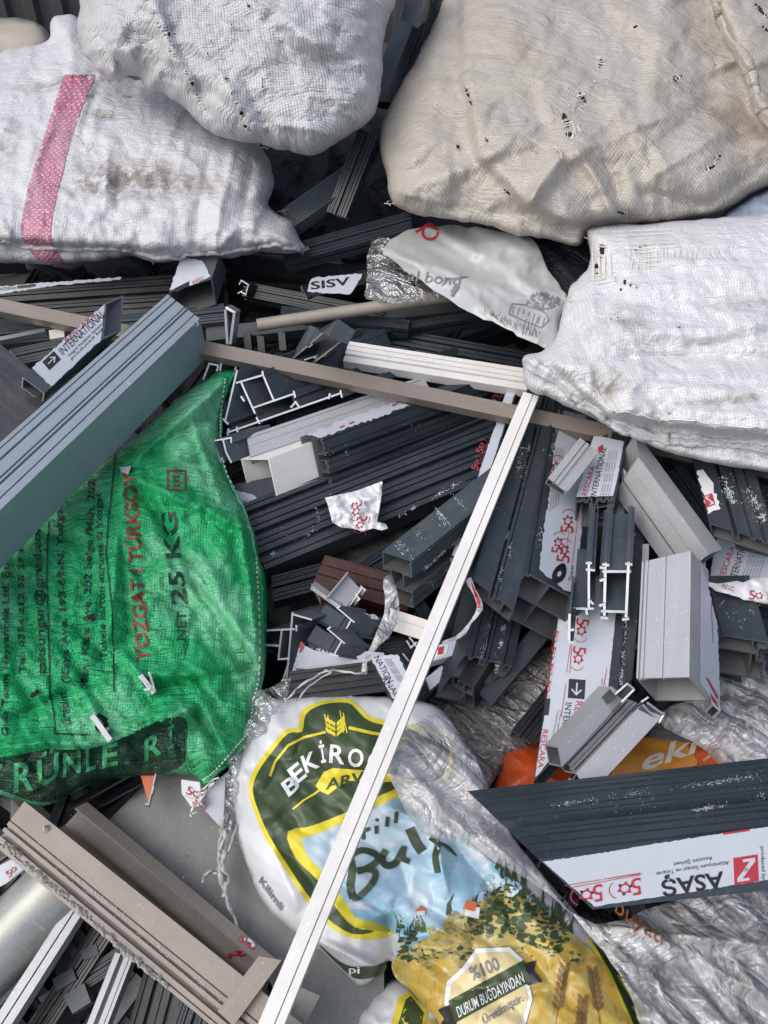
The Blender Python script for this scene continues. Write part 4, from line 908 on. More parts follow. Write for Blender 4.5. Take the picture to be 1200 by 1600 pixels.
sheet('printed_sheet', 'white printed plastic sheet with a small castle drawing, hanging below the tan sack', [(600, 392), (622, 368), (648, 356), (700, 352), (760, 358), (830, 374), (856, 420), (882, 462), (876, 490), (864, 545), (830, 536), (790, 515), (742, 492), (690, 462), (650, 432), (618, 408)],
      [(610, 390, 1.53), (880, 460, 1.40), (850, 540, 1.34)], 'sheet_white', ((.016, 80, 50, 30, 'c'), (.01, 120, 80, 0, 'n')), folds=((620, 400, 830, 470, .014, 10), (660, 360, 840, 470, -.01, 12), (740, 440, 760, 490, .008, 7)), seed=81, prints=sheet9, T=.012)
sheet('plastic_sheet', 'clear crinkled plastic tucked left of the printed sheet', [(578, 390), (590, 360), (625, 345), (650, 352), (622, 372), (640, 420), (700, 450), (715, 462), (620, 474), (575, 465), (572, 430)],
      [(580, 390, 1.58), (700, 460, 1.50), (600, 470, 1.50)], 'thin_plastic', W0, seed=83)
sheet('plastic_wisp', 'twisted strip of clear film hanging beside the beige block in the centre', [(600, 905), (612, 900), (622, 940), (620, 975), (600, 1000), (578, 1030), (570, 1052), (566, 1040), (585, 1000), (598, 960)],
      [(600, 910, 1.20), (620, 930, 1.20), (570, 1050, 1.16)], 'clear_plastic', W0, seed=85, T=.008)
sheet('plastic_sheet', 'clear film stretched over the left edge of the bulgur bag', [(384, 1090), (430, 1070), (455, 1060), (440, 1110), (410, 1150), (380, 1180), (372, 1240), (358, 1300), (340, 1330), (350, 1240), (366, 1160), (386, 1120)],
      [(384, 1090, 1.14), (450, 1070, 1.14), (345, 1330, 1.06)], 'thin_plastic', W0, seed=87, T=.01)
def orange(mb, sf):
    patch(mb, sf, [(960, 1200), (985, 1165), (1010, 1152), (1070, 1160), (1090, 1190), (1080, 1215), (950, 1222)], 'amber_bag', .0012, 6)
    text(mb, sf, 'eki', (1000, 1206), (1086, 1176), (10, -34), 'print_tan2', .002, True, 6); text(mb, sf, 'ekler', (1098, 1190), (1126, 1174), (1, -6), 'print_tan2', .002, False, 6)
soft('orange_bag', 'orange and amber printed bag partly hidden behind the ASAŞ profile', 'bag', [(782, 1200), (790, 1172), (820, 1160), (900, 1155), (985, 1150), (1060, 1148), (1135, 1148), (1138, 1170), (1130, 1240), (960, 1260), (782, 1262)],
     [(790, 1240, 1.19), (1130, 1240, 1.19), (960, 1150, 1.23)], T=.03, Rpx=50, mat='orange_bag', sp=5, wr=((.006, 50, 30, 30, 'c'),), prints=orange)
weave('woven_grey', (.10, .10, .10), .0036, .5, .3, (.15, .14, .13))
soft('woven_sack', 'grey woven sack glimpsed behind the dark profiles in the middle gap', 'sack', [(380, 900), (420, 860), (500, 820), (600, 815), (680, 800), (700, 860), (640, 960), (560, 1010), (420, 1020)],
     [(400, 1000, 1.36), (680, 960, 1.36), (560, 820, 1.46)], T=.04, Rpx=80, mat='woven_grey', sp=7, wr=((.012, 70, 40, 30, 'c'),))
soft('woven_sack', 'grey mesh sack corner between the silver profiles and the orange bag', 'sack', [(1000, 1160), (1050, 1100), (1090, 1100), (1140, 1150), (1120, 1180), (1020, 1190)],
     [(1010, 1180, 1.215), (1130, 1180, 1.215), (1070, 1100, 1.25)], T=.02, Rpx=50, mat='woven_grey', sp=6)
# ------------------------------------------------------------- aluminium scrap
GP = 'aluminium profiles thrown on the scrap heap'
fl = lambda top=(), right=(), left=(), **k: (lambda W, D: sec(W, D, top=top, right=right, left=left, **k))
flute3 = fl([(.10, .14, .003), (.30, .40, .008), (.55, .58, .003), (.74, .84, .006)], [(.3, .4, .006), (.7, .76, .004)], [(.4, .5, .005)])
flute2 = fl([(.08, .11, .003), (.18, .20, .002), (.26, .30, .004), (.44, .54, .008), (.60, .62, .002), (.70, .74, .004), (.86, .90, .003)], [(.35, .6, .006)])
flutem = fl([(.1*k, .1*k+.035, .003) for k in range(1, 10)])
def P(label, A, B, C, **k):
    nm = k.pop('name', 'aluminium_profile'); k.setdefault('group', GP)
    return bar(nm, label, k.pop('cat', 'profile'), A, B, C, **k)
def cutprofile(label, strokes, h, w, ext, mat='anthracite', cap='cut', pa=(), name='cut_profile'):
    """profile seen end on: the walls of its section (pixel strokes) run back into the heap"""
    cx = np.mean([p[0] for s in strokes for p in s]); cy = np.mean([p[1] for s in strokes for p in s])
    d = hd(cx, cy, h); V = S(cx+ext[0], cy+ext[1], h+ext[2])-S(cx, cy, h)
    ob = None
    for nm, lst, cm, mm in (('', strokes, cap, mat), ('thermal_break', pa, 'polyamide', 'polyamide')):
        if not lst: continue
        mb = MB(); lift = 0
        for s in lst:
            for a, b in zip(s[:-1], s[1:]):
                lift += .00012; a3 = at(*a, d-lift); b3 = at(*b, d-lift); t = (b3-a3).normalized(); n = t.cross(a3-CO).normalized()*w/2
                a3 = a3-t*w*.5; b3 = b3+t*w*.5; q = [a3+n, b3+n, b3-n, a3-n]; r = [x+V for x in q]
                o = len(mb.v); mb.add(q+r, [[0, 1, 2, 3]], cm); mb.add([], [], mm)
                k = mb.mi(mm)
                for f in ([0, 4, 5, 1], [1, 5, 6, 2], [2, 6, 7, 3], [3, 7, 4, 0], [4, 7, 6, 5]): mb.f.append([i+o for i in f]); mb.m.append(k)
        M = frame(at(cx, cy, d), V.cross(Vector((0, 0, 1))), V)
        if ob is None: ob = tag(mb.build(name, None, M), label, 'profile', GP)
        else: mb.build(nm, ob, M)
    return ob
def plate(name, label, poly, h, th, mat, cat='plate', draw=None, group=None, jag=0, hs=None):
    """flat piece of real thickness whose outline is given in pixels on a plane"""
    cx = np.mean([p[0] for p in poly]); cy = np.mean([p[1] for p in poly])
    if hs: a, b, c = [S(*q) for q in hs]; n = (b-a).cross(c-a).normalized(); O = a
    else: O = S(cx, cy, h); n = HN.copy()
    if n.dot(CO-O) < 0: n = -n
    sf = plane_surf(O, n); pl = np.array(poly, float); r = delaunay_2d_cdt([Vector(p) for p in pl], [], [list(range(len(pl)))], 1, 1e-5)
    Pp = np.array([tuple(v) for v in r[0]]); T = [list(f) for f in r[2]]; F_ = sf(Pp[:, 0], Pp[:, 1], 0); Bk = F_-np.array(n)*th
    mb = MB(); T = orient(F_, T); N = len(Pp); mb.add(list(F_)+list(Bk), T+[[i+N for i in f[::-1]] for f in T], mat)
    ed = {}
    for f in T:
        for i in range(len(f)): ed[(f[i], f[(i+1) % len(f)])] = 1
    for (i, j) in list(ed):
        if (j, i) not in ed: mb.f.append([j, i, i+N, j+N]); mb.m.append(mb.mi(mat))
    if draw: draw(mb, sf)
    M = frame(O, CR @ Vector((1, 0, 0)), n)
    return tag(mb.build(name, None, M), label, cat, group), sf
def pipe(label, a, b, r, mat, name='round_pipe', hollow=True):
    A = S(*a); B = S(*b); t = (B-A).normalized(); x = t.cross(Vector((0, 0, 1))).normalized(); y = t.cross(x); mb = MB(); n = 36; V = []
    for (p, rr) in ((A, r), (B, r), (A, r*.86), (A+t*min(.2, (B-A).length*.6), r*.86)):
        V += [p+(x*math.cos(2*math.pi*k/n)+y*math.sin(2*math.pi*k/n))*rr for k in range(n)]
    q = lambda i, j, k: [i*n+k, i*n+(k+1) % n, j*n+(k+1) % n, j*n+k]
    mb.add(V, [q(0, 1, k) for k in range(n)], mat); o = 0
    for k in range(n): mb.f.append(q(2, 0, k)); mb.m.append(mb.mi('pipe_beige'))
    for k in range(n): mb.f.append(q(3, 2, k)); mb.m.append(mb.mi('mill_dark'))
    ob = mb.build(name, None, frame(A, x, t), True); bm = bmesh.new(); bm.from_mesh(ob.data); bmesh.ops.recalc_face_normals(bm, faces=bm.faces)
    for e in bm.edges:
        if len(e.link_faces) == 2 and e.calc_face_angle(0) > .6: e.smooth = False
    bm.to_mesh(ob.data); bm.free()
    return tag(ob, label, 'pipe')
SH = []
# --- back rows
P('long black fluted profile under the striped sack, film strip along its top edge', (-60, 452, -.01), (350, 424, -.01), (-60, 508, -.03), D=.05, ops=flute2, mat='black_coat')
i = PROF[-1]; film(i, [(-20, 450), (70, 442), (190, 433), (188, 437), (100, 445), (-20, 462)], draw=lambda mb, sf: (text(mb, sf, 'INTERNATIONAL', (0, 455), (48, 450), (0, -5), 'print_black'), patch(mb, sf, [(28, 451), (56, 448), (56, 444), (28, 447)], 'print_black', .0012)))
P('grey blue flat profile below the black fluted profile at the left', (-60, 516, 0), (350, 474, 0), (-60, 545, .0), D=.03, ops=flute2, mat='slate', cap='slate')
P('black profile running under the striped sack towards the centre gap', (640, 420, -.02), (250, 392, -.02), (640, 396, -.04), D=.05, ops=flute3, mat='black_coat')
P('wide black profile behind the one with the upside down label', (620, 470, -.05), (240, 440, -.05), (620, 425, -.07), D=.05, ops=flute3, mat='black_coat')
i = P('black angled profile with a bright jagged cut at its left end', (382, 440, 0), (600, 482, 0), (378, 462, -.01), D=.03, ops=flute2, mat='black_coat')
cutprofile('thin bright cut edge of a dark channel, above the pipe at left', [[(374, 444), (377, 438), (388, 445), (384, 460), (376, 456)], [(372, 458), (378, 455)]], .012, .0018, (25, 4, -.03), 'black_coat')
i = P('black profile with an upside down ASIS film label in the top centre', (470, 446, .0), (590, 416, .0), (480, 466, -.0), D=.03, mat='black_coat')
film(i, [(480, 456), (484, 440), (492, 434), (566, 428), (560, 440), (547, 460), (500, 458)], draw=lambda mb, sf: text(mb, sf, 'SISV', (486, 453), (547, 445), (-1, -12), 'print_black', .0011, True), label='pale film label reading SISV')
i = P('short dark piece with a white film face poking out below the striped sack', (264, 456, .03), (284, 400, .03), (331, 434, .04), D=.04, E=(338, 476), mat='slate', cap='slate')
film(i, [(265, 454), (283, 402), (316, 408), (329, 432), (300, 446)], draw=lambda mb, sf: (patch(mb, sf, [(272, 452), (296, 440), (296, 447), (276, 457)], 'print_black', .0012), text(mb, sf, 'RESC', (300, 440), (318, 432), (2, 5), 'print_red')))
P('silver grey flat bar crossing under the beige pipe', (322, 512, -.01), (745, 462, -.01), (322, 533, -.01), D=.02, mat='mill_dark')
P('dark channel just below the silver bar under the pipe', (505, 524, -.0), (780, 480, -.0), (507, 534, .0), D=.03, ops=flute2, mat='anthracite')
pipe('dull beige round pipe with an open end, lying in the upper middle', (402, 508, .03), (720, 460, .035), .0105, 'pipe_beige')
P('dark profile under the printed sheet heading to the right sack', (590, 508, -.02), (860, 556, -.02), (585, 540, -.03), D=.04, ops=flute3)
P('deep dark profile under the white grooved trim', (560, 560, -.05), (860, 600, -.05), (556, 590, -.06), D=.04, ops=flute2, mat='black_coat')
P('off white grooved trim piece ending under the white sack', (545, 533, .03), (862, 582, .05), (536, 564, .03), D=.018, ops=fl([(.18, .21, .003), (.42, .46, .002), (.62, .74, .005)]), mat='white_coat', cap='cream', name='grooved_trim')
P('mitred dark piece with bright cut edges in front of the white trim', (483, 508, .035), (452, 564, .02), (513, 526, .03), D=.03, E=(547, 540), mat='slate', ops=fl([(.4, .46, .003)]))
cutprofile('bright hooked cut edge lying on the mitred dark piece', [[(476, 562), (508, 552), (508, 557)], [(490, 558), (496, 562)]], .05, .002, (20, -8, -.03))
cutprofile('clear plastic clip standing left of the beige pipe', [[(354, 481), (366, 488), (360, 536)], [(352, 486), (355, 536)]], .05, .004, (8, -3, -.02), 'mill', 'mill')
for n_, (x, y) in enumerate(((380, 520), (401, 524), (434, 518))):
    P('small black plastic stub below the pipe, %s of three' % ('leftmost', 'middle one', 'rightmost')[n_], (x, y, .03), (x+3, y+30, .01), (x+11, y+2, .03), D=.012, mat='black_coat', cap='black_coat', name='plastic_stub', cat='stub', group='black stubs below the pipe')
P('flat dark strip along the row of stubs', (330, 545, .0), (470, 552, .0), (330, 556, -.0), D=.01, mat='black_coat', name='dark_strip')
# gap between the two top sacks
P('dark grey profile standing in the gap between the two top sacks', (600, 158, .16), (672, -30, .16), (632, 166, .10), D=.04, ops=flute2, mat='slate', cap='slate')
P('dark blue grey block at the top edge between the two top sacks', (626, 30, .22), (640, -30, .22), (652, 44, .20), D=.05, E=(668, 30), mat='slate', cap='slate')
# --- left side
P('small cream block among dark pieces at the left edge', (76, 516, .02), (100, 512, .02), (78, 530, .02), D=.01, mat='cream', name='offcut', cat='offcut')
P('dull silver channel piece left of the film wrapped offcut', (14, 546, .03), (92, 530, .02), (36, 568, .03), D=.02, ops=flute2, mat='mill_dark')
P('thin silver strip behind the brown bar at left', (-20, 530, .01), (70, 512, .01), (-20, 536, .01), D=.01, mat='mill')
i = P('mitred offcut with film reading INTERNATIONAL beside the large grey blue profile', (165, 473, .12), (35, 589, .14), (160, 531, .12), D=.03, E=(190, 516), mat='slate', cap='blue_grey')
def dr(mb, sf):
    text(mb, sf, 'INTERNATIONAL', (98, 556), (165, 494), (-8, -10), 'print_black', .0011); text(mb, sf, 'RESCARA', (104, 536), (150, 493), (-4, -5), 'print_red', .0011)
    arrow_box(mb, sf, (66, 566), (18, -17), (11, 13)); text(mb, sf, 'Integral Insulation Systems', (108, 558), (160, 508), (-3, -3.5), 'print_black'); text(mb, sf, 'produced by', (112, 563), (160, 516), (-3, -3), 'print_black')
film(i, [(164, 475), (50, 575), (80, 604), (158, 531)], draw=dr)
P('dark brushed curved panel at the left edge under the film offcut', (86, 609, .10), (-90, 462, .10), (-20, 720, .12), D=.004, mat='brushed_dark', cap='mill', name='metal_panel', cat='panel')
i = P('large grey blue grooved profile with a dirty cut end, leaning over the green sack', (262, 460, .10), (-260, 921, .26), (312, 498, .11), D=.08, E=(326, 556), ops=fl([(.08, .11, .003), (.24, .29, .005), (.52, .56, .003), (.60, .65, .006), (.82, .85, .004)]), mat='blue_grey', cap='zinc')
big = i
P('long brown rectangular bar crossing the heap from the left edge to the right sack', (-60, 454, .045), (1262, 727, .085), (-60, 474, .045), D=.022, E=(-60, 483), mat='brown', cap='cut', name='rectangular_bar', cat='bar')
# --- centre left stack
cutprofile('complex dark profile seen end on with bright cut walls, next to the green sack', [[(370, 580), (352, 657)], [(349, 655), (356, 662)], [(370, 598), (411, 586)], [(411, 586), (427, 624)], [(377, 598), (398, 645)], [(396, 637), (460, 615)], [(459, 612), (461, 620)], [(355, 676), (533, 614)], [(357, 671), (356, 680)], [(370, 668), (371, 674)], [(401, 653), (405, 661)], [(455, 636), (462, 628), (466, 634)], [(515, 616), (514, 622)], [(532, 611), (534, 620)], [(377, 620), (381, 626)], [(410, 581), (411, 586)]],
           .035, .0028, (190, -70, -.05), pa=[[(399, 642), (404, 656)], [(457, 618), (461, 632)]])
cutprofile('bright cut corner of a profile behind the tip of the green sack', [[(318, 592), (327, 568), (341, 571), (339, 579)], [(346, 566), (344, 578)], [(370, 568), (366, 582)]], .03, .0028, (90, -30, -.05))
P('dark profile under the end on section, running to the right', (372, 640, .0), (660, 548, -.03), (378, 668, -.0), D=.03, ops=flute2)
P('dark channel under the silver profile', (352, 690, -.0), (640, 600, -.02), (362, 740, -.01), D=.03, ops=flute2, mat='black_coat')
cutprofile('open end of a dark channel beside the white square tube', [[(333, 689), (361, 684), (361, 691)], [(333, 689), (345, 722), (347, 716)], [(348, 686), (353, 706), (361, 722)]], .035, .0024, (60, -20, -.02), 'slate', 'cut')
P('silver grey smooth profile lying above the white square tube', (385, 681, .03), (660, 588, .02), (391, 714, .03), D=.02, ops=fl([(.14, .17, .002), (.5, .52, .001)]), mat='silver')
P('white square tube with an open end beside the green sack', (420, 717, .045), (600, 648, .03), (433, 775, .03), D=.045, E=(390, 774), ops=lambda W, D: sec_tube(W, D, .0016), mat='white_coat', cap='white_coat', inner='cream', name='square_tube', cat='tube')
tri = P('big anthracite three chamber profile with torn film on top, centre left', (504, 684, .06), (775, 585, .03), (522, 770, .03), D=.032, E=(488, 768), ops=fl([(.04, .06, .002), (.22, .24, .002), (.31, .40, .012), (.46, .48, .002), (.58, .60, .002), (.64, .73, .012), (.80, .82, .003), (.9, .93, .004)], [], [(.3, .34, .003)], hw=(.5,)), cap='slate')
film(tri, [(480, 681), (503, 684), (560, 664), (640, 634), (616, 628), (540, 654)], 'left', jag=2.4, label='ragged white film', draw=lambda mb, sf: [patch(mb, sf, [(a, b), (a+8, b-3), (a+9, b-1), (a+2, b+2)], 'print_red', .0012) for a, b in ((530, 668), (545, 662), (612, 634), (626, 630))])
low = P('wide dark fluted profile under the three chamber one, ending behind the green sack', (372, 790, .0), (780, 632, -.02), (414, 890, .0), D=.04, ops=fl([(.05, .07, .003), (.13, .21, .009), (.26, .28, .003), (.36, .38, .004), (.44, .52, .010), (.58, .60, .003), (.66, .68, .003), (.76, .84, .008), (.91, .93, .003)]), mat='anthracite')
P('black profile filling the gap under the white tube', (360, 745, -.02), (600, 660, -.03), (380, 800, -.02), D=.04, ops=flute2, mat='black_coat')
i = P('scrap of profile with pale film reading S beside the green sack', (352, 760, -.01), (440, 742, -.01), (360, 792, -.01), D=.02, mat='slate'); film(i, [(352, 765), (392, 772), (402, 780), (380, 792), (360, 788)], draw=lambda mb, sf: text(mb, sf, 'S', (384, 783), (372, 786), (3, 8), 'print_black', .0011, True))
# torn film hanging
def dr(mb, sf):
    logo50(mb, sf, (566, 782), (-2, 18), (-16, 3)); logo50(mb, sf, (574, 806), (-4, 16), (-16, 0))
sheet('torn_film', 'torn white protective film with red marks hanging under the three chamber profile', [(508, 778), (556, 768), (598, 752), (597, 770), (592, 800), (589, 814), (602, 818), (606, 825), (596, 829), (582, 826), (566, 831), (550, 826), (534, 825), (520, 816), (516, 800), (512, 788)], [(500, 775, 1.335), (597, 755, 1.345), (560, 828, 1.29)], 'film_white', ((.014, 26, 18, 40, 'c'), (.004, 9, 6, 40, 'c')), seed=91, prints=dr, cat='film', sm=1, jitter=1.5, T=.003, sp=3)
# --- centre
box = P('anthracite double box profile sprinkled with shavings, centre', (597, 861, .09), (770, 728, .05), (643, 876, .09), D=.075, E=(646, 950), ops=fl([], [(.36, .64, .014), (.1, .13, .002), (.86, .9, .003)], [(.38, .62, .012)], hw=(.32, .68)), cap='slate', mat='slate')
i = P('narrow bar wrapped in white film with red marks, left of the white trim', (704, 872, .06), (797, 590, .03), (724, 874, .06), D=.03, mat='anthracite', ops=None)
def dr(mb, sf):
    for t in (.14, .24, .46, .56, .82): x = 716+t*76; y = 850-t*262; logo50(mb, sf, (x-5, y+6), (4, -13), (-10, -2))
    for t in (.36, .7): x = 716+t*76; y = 850-t*262; L = Loc(mb, sf, (x, y), (6, -2), (2, -7)); L.ring((0, 0), .7, .5, 'print_black')
film(i, [(706, 868), (795, 600), (808, 604), (722, 872)], jag=.6, draw=dr)
P('thin dark strip along the film wrapped bar', (724, 860, .04), (812, 600, .02), (732, 862, .04), D=.02, mat='black_coat')
tall = P('long anthracite fluted profile standing steeply in the centre, its lower end open', (727, 1021, .06), (832, 600, .03), (801, 1040, .06), D=.05, E=(756, 1104), ops=fl([(.14, .17, .003), (.38, .42, .006), (.47, .50, .006), (.80, .84, .004)], [(.3, .5, .01)], webs=(.5,), hw=(.5,)), cap='slate')
P('jumbled dark profile end under the steep anthracite profile', (690, 1050, .03), (790, 900, .0), (740, 1075, .03), D=.05, E=(742, 1110), ops=fl([(.4, .5, .01)], hw=(.4,), webs=(.3, .7)), cap='slate', mat='black_coat')
tall2 = P('shorter anthracite profile lying on the steep one, under the white trim', (739, 905, .10), (826, 600, .06), (803, 954, .10), D=.03, ops=fl([(.44, .50, .012), (.56, .59, .004)], webs=(.75,)), cap='slate')
filmc = P('anthracite profile with a ragged white film reading Ticaret, right of the centre', (822, 893, .10), (872, 590, .06), (915, 944, .10), D=.05, E=(872, 1004), ops=fl([(.04, .06, .002)], [(.3, .5, .01)], webs=(.4,), hw=(.5,)), cap='slate')
def dr(mb, sf):
    for (x, y) in ((896, 872), (902, 826), (884, 742)): logo50(mb, sf, (x-8, y+8) if y < 900 else (x, y), (3, -22), (-20, -2))
    for (x, y) in ((878, 866), ): logo50(mb, sf, (x, y), (3, -20), (-18, -2))
    L = Loc(mb, sf, (873, 897), (10, -2), (2, -13)); L.ring((0, 0), .75, .8, 'print_black'); L.ring((.2, .5), .5, .5, 'print_black', 0, 200)
    text(mb, sf, 'Ticaret', (893, 908), (896, 884), (-6, -1), 'print_black')
    for k in range(4): text(mb, sf, 'Anahtar teslimi sistem cozum', (860+k*4, 800-k*3), (868+k*4, 700), (-3, 0), 'print_grey')
film(filmc, [(842, 888), (848, 840), (858, 770), (872, 640), (915, 650), (913, 700), (910, 780), (906, 870), (896, 928), (880, 922), (866, 906), (852, 900)], jag=1.6, draw=dr, label='white film with red anniversary marks')
sheet('torn_film', 'crumpled white film scrap caught on the steep dark profiles', [(786, 828), (800, 824), (808, 832), (824, 838), (822, 850), (806, 838), (798, 836), (785, 848)], [(786, 828, 1.235), (824, 838, 1.235), (800, 850, 1.22)], 'film_white', ((.006, 14, 10, 40, 'c'),), seed=93, cat='film', sp=3, jitter=1, T=.006)
sheet('film_ribbon', 'red and white twisted film ribbon on the dark profiles beside the white trim', [(728, 908), (736, 902), (742, 918), (752, 938), (754, 952), (744, 966), (736, 975), (728, 990), (712, 1000), (692, 1006), (692, 1001), (712, 994), (730, 976), (742, 958), (745, 944), (736, 922)], [(728, 908, 1.165), (754, 950, 1.16), (692, 1005, 1.14)], 'film_white', ((.004, 10, 8, 40, 'c'),), seed=94, cat='film', sp=3, jitter=.6, T=.004, sm=2,
      prints=lambda mb, sf: (patch(mb, sf, [(735, 904), (741, 918), (750, 938), (752, 950), (746, 957), (746, 944), (738, 920)], 'print_red2', .001, 3)))
i = P('crumpled film wrapped end left of the red ribbon, partly behind the white trim', (676, 1010, .03), (712, 1000, .03), (672, 1034, .03), D=.02, mat='film'); film(i, [(678, 1012), (700, 1006), (698, 1022), (678, 1030)], mat='film_white', draw=lambda mb, sf: patch(mb, sf, [(684, 1012), (694, 1010), (692, 1022), (684, 1024)], 'print_red', .0012))
P('film covered offcut under the jumbled dark ends', (665, 1060, .01), (690, 1040, .01), (672, 1078, .01), D=.01, mat='film')
# --- middle pit
P('brown wood look profile in the middle pit', (508, 867, .0), (650, 906, -.01), (488, 914, .0), D=.03, ops=fl([(.3, .33, .003), (.6, .66, .004)]), mat='wood_brown')
P('second wood look strip lying lower left of the first', (486, 910, .0), (560, 940, .0), (500, 935, .0), D=.02, mat='wood_brown')
P('silver angle offcut with hooked edge on the wood look profile', (543, 893, .04), (511, 932, .04), (566, 918, .03), D=.012, mat='silver', ops=lambda W, D: sec_chan(W, D), name='offcut', cat='offcut')
cutprofile('curled hook edges of the silver angle offcut', [[(564, 916), (571, 922)], [(556, 928), (562, 936), (559, 938)], [(548, 944), (566, 918)]], .05, .0016, (-6, 8, -.01), 'silver')
P('pale bent lip under the silver angle offcut', (487, 915, .03), (530, 945, .03), (492, 908, .02), D=.006, mat='silver', name='offcut', cat='offcut')
i = P('profile with white film and red mark under the silver angle', (540, 950, .0), (600, 966, .0), (545, 972, .0), D=.02, mat='anthracite'); film(i, [(538, 950), (588, 962), (592, 968), (560, 970), (548, 964)], mat='film_white', draw=lambda mb, sf: logo50(mb, sf, (562, 966), (14, 2), (1, -8)))
for n_, (q, lb) in enumerate((((509, 944), 'upper'), ((494, 977), 'lower'))):
    x, y = q
    P('%s of two slate grey mitred pieces in the middle pit' % lb, (x, y, .025), (x-14, y+23, .025), (x+44, y+28, .02), D=.012, mat='slate', cap='slate', ops=fl([(.7, .74, .002)]))
    cutprofile('bright T shaped cut edge on the %s slate grey mitred piece' % lb, [[(x+18, y+6), (x+44, y+28)], [(x+39, y+26), (x+28, y+46)], [(x+22, y+44), (x+34, y+48)], [(x+18, y+6), (x+22, y+3)]], .045, .0018, (40, 6, -.02), 'slate')
    P('dark fluted body right of the %s mitred piece' % lb, (x+42, y+28, .01), (x+100, y+30, .0), (x+32, y+52, .01), D=.03, ops=flutem, mat='anthracite')
cutprofile('square section of a grey profile cut end at the right of the green sack', [[(418, 985), (459, 983)], [(457, 958), (447, 1072)], [(440, 986), (435, 1030)], [(416, 1008), (437, 1009)], [(435, 1030), (451, 1029)], [(443, 1060), (451, 1036)], [(458, 960), (486, 968)], [(441, 1063), (446, 1062)], [(444, 1074), (450, 1071)], [(463, 985), (463, 978)]], .02, .0024, (60, -20, -.05), 'slate', 'silver')
P('grey channel going under the green sack in the middle pit', (455, 965, .0), (500, 1000, .0), (450, 1060, -.02), D=.02, mat='slate', ops=flute2)
i = P('film faced strip with a black letter behind the cut section', (458, 1000, .01), (520, 1030, .01), (455, 1050, .0), D=.02, mat='film'); i2 = i
film(i, [(460, 1002), (474, 1010), (474, 1034), (458, 1044)], draw=lambda mb, sf: (text(mb, sf, 'N', (470, 1020), (458, 1012), (6, -10), 'print_black', .0011, True), patch(mb, sf, [(466, 1000), (476, 1006), (474, 1016), (465, 1012)], 'print_red', .0012)))
i = P('triangular film faced piece reading ERNA above the black grooved profile', (496, 1012, .02), (600, 1020, .02), (462, 1044, .02), D=.01, mat='film', cap='film'); film(i, [(500, 1014), (590, 1030), (560, 1036), (464, 1043)], draw=lambda mb, sf: text(mb, sf, 'ERNA', (490, 1016), (540, 1026), (2, -9), 'print_black', .0011))
P('black grooved profile just above the bulgur bag', (452, 1049, .04), (602, 1030, .04), (448, 1100, .03), D=.03, ops=flute3, mat='black_coat')
i = P('dark profile with film reading NATION leaning left of the white trim', (579, 1031, .05), (616, 1098, .05), (622, 1022, .05), D=.02, mat='anthracite')
def dr(mb, sf):
    text(mb, sf, 'NATION', (584, 1028), (606, 1068), (9, -4), 'print_black', .0011); text(mb, sf, 'RNAL', (596, 1062), (618, 1090), (8, -5), 'print_black', .0011)
    for k in range(3): text(mb, sf, 'Anahtar teslim sistem', (600+k*4, 1030), (622+k*4, 1066), (3, -1.5), 'print_grey')
film(i, [(581, 1031), (590, 1026), (621, 1023), (640, 1060), (632, 1086), (614, 1092)], draw=dr)
P('beige ribbed end of a profile left of the white trim', (609, 950, .04), (690, 976, .04), (610, 984, .03), D=.03, ops=fl([(.4, .44, .002)], webs=(.5,)), mat='cream')
cutprofile('small bright hooked ends under the beige ribbed piece', [[(636, 1002), (642, 1012), (650, 1004)], [(640, 996), (652, 1012)], [(630, 1022), (638, 1032)]], .02, .002, (10, 10, -.02), 'slate')
P('dark block in shadow under the beige ribbed piece', (600, 990, -.02), (680, 1010, -.02), (596, 1040, -.02), D=.03, mat='black_coat')
# --- right group
fb = P('wide film wrapped profile with RESCARA INTERNATIONAL lettering, right of the centre', (834, 1221, .04), (922, 600, .01), (988, 1060, .05), D=.05, ops=fl([(.20, .22, .004), (.84, .87, .004)]), mat='anthracite', cap='slate')
def dr(mb, sf):
    for (x, y) in ((917, 966), (912, 1010)): logo50(mb, sf, (x-16, y), (-3, 22), (20, 2))
    arrow_box(mb, sf, (889, 1061), (-2, 30), (26, 2))
    dn = lambda s, x, y0, x1, y1, h, m, b=False: text(mb, sf, s, (x, y0), (x1, y1), (h, 1), m, .0012, b)
    dn('RESCARA', 900, 1096, 888, 1160, 11, 'print_red'); dn('INTERNATIONAL', 884, 1098, 868, 1196, 10, 'print_black'); dn('RESCARA', 848, 1140, 840, 1200, 9, 'print_red')
    dn('Anahtar teslim cozum sistemleri', 876, 1110, 862, 1180, 3, 'print_grey'); dn('Integral Insulation Systems', 871, 1110, 857, 1180, 3, 'print_grey'); dn('Adana Chamber', 940, 1060, 938, 1086, 3, 'print_grey')
    L = Loc(mb, sf, (0, 0), (1, 0), (0, 1), .0012); L.line([(895, 985), (890, 1052)], 1, 'print_red'); L.line([(884, 1070), (877, 1120)], 1, 'print_red'); L.line([(948, 1045), (942, 1080)], 1, 'print_red')
    L.poly([(853, 1092), (860, 1092), (857, 1118), (850, 1118)], 'print_black')
    for k in range(4): logo50(mb, sf, (867-k*3.8, 985+k*26), (-2, 16), (6, 1))
    logo_mark(mb, sf, (920, 876), (27, -14), (4, -26)); text(mb, sf, 'produced by', (919, 853), (950, 843), (0, -5), 'print_black')
    text(mb, sf, 'RESCARA', (922, 832), (930, 774), (-6, 0), 'print_red', .0012); text(mb, sf, 'INTERNATIONAL', (934, 842), (944, 760), (-9, 0), 'print_black', .0012)
film(fb, [(836, 1214), (849, 1130), (866, 1010), (882, 900), (902, 760), (982, 700), (976, 800), (966, 900), (962, 960), (950, 1076), (930, 1106), (880, 1160), (840, 1212)], jag=.5, draw=dr, label='pale protective film with arrow box and lettering')
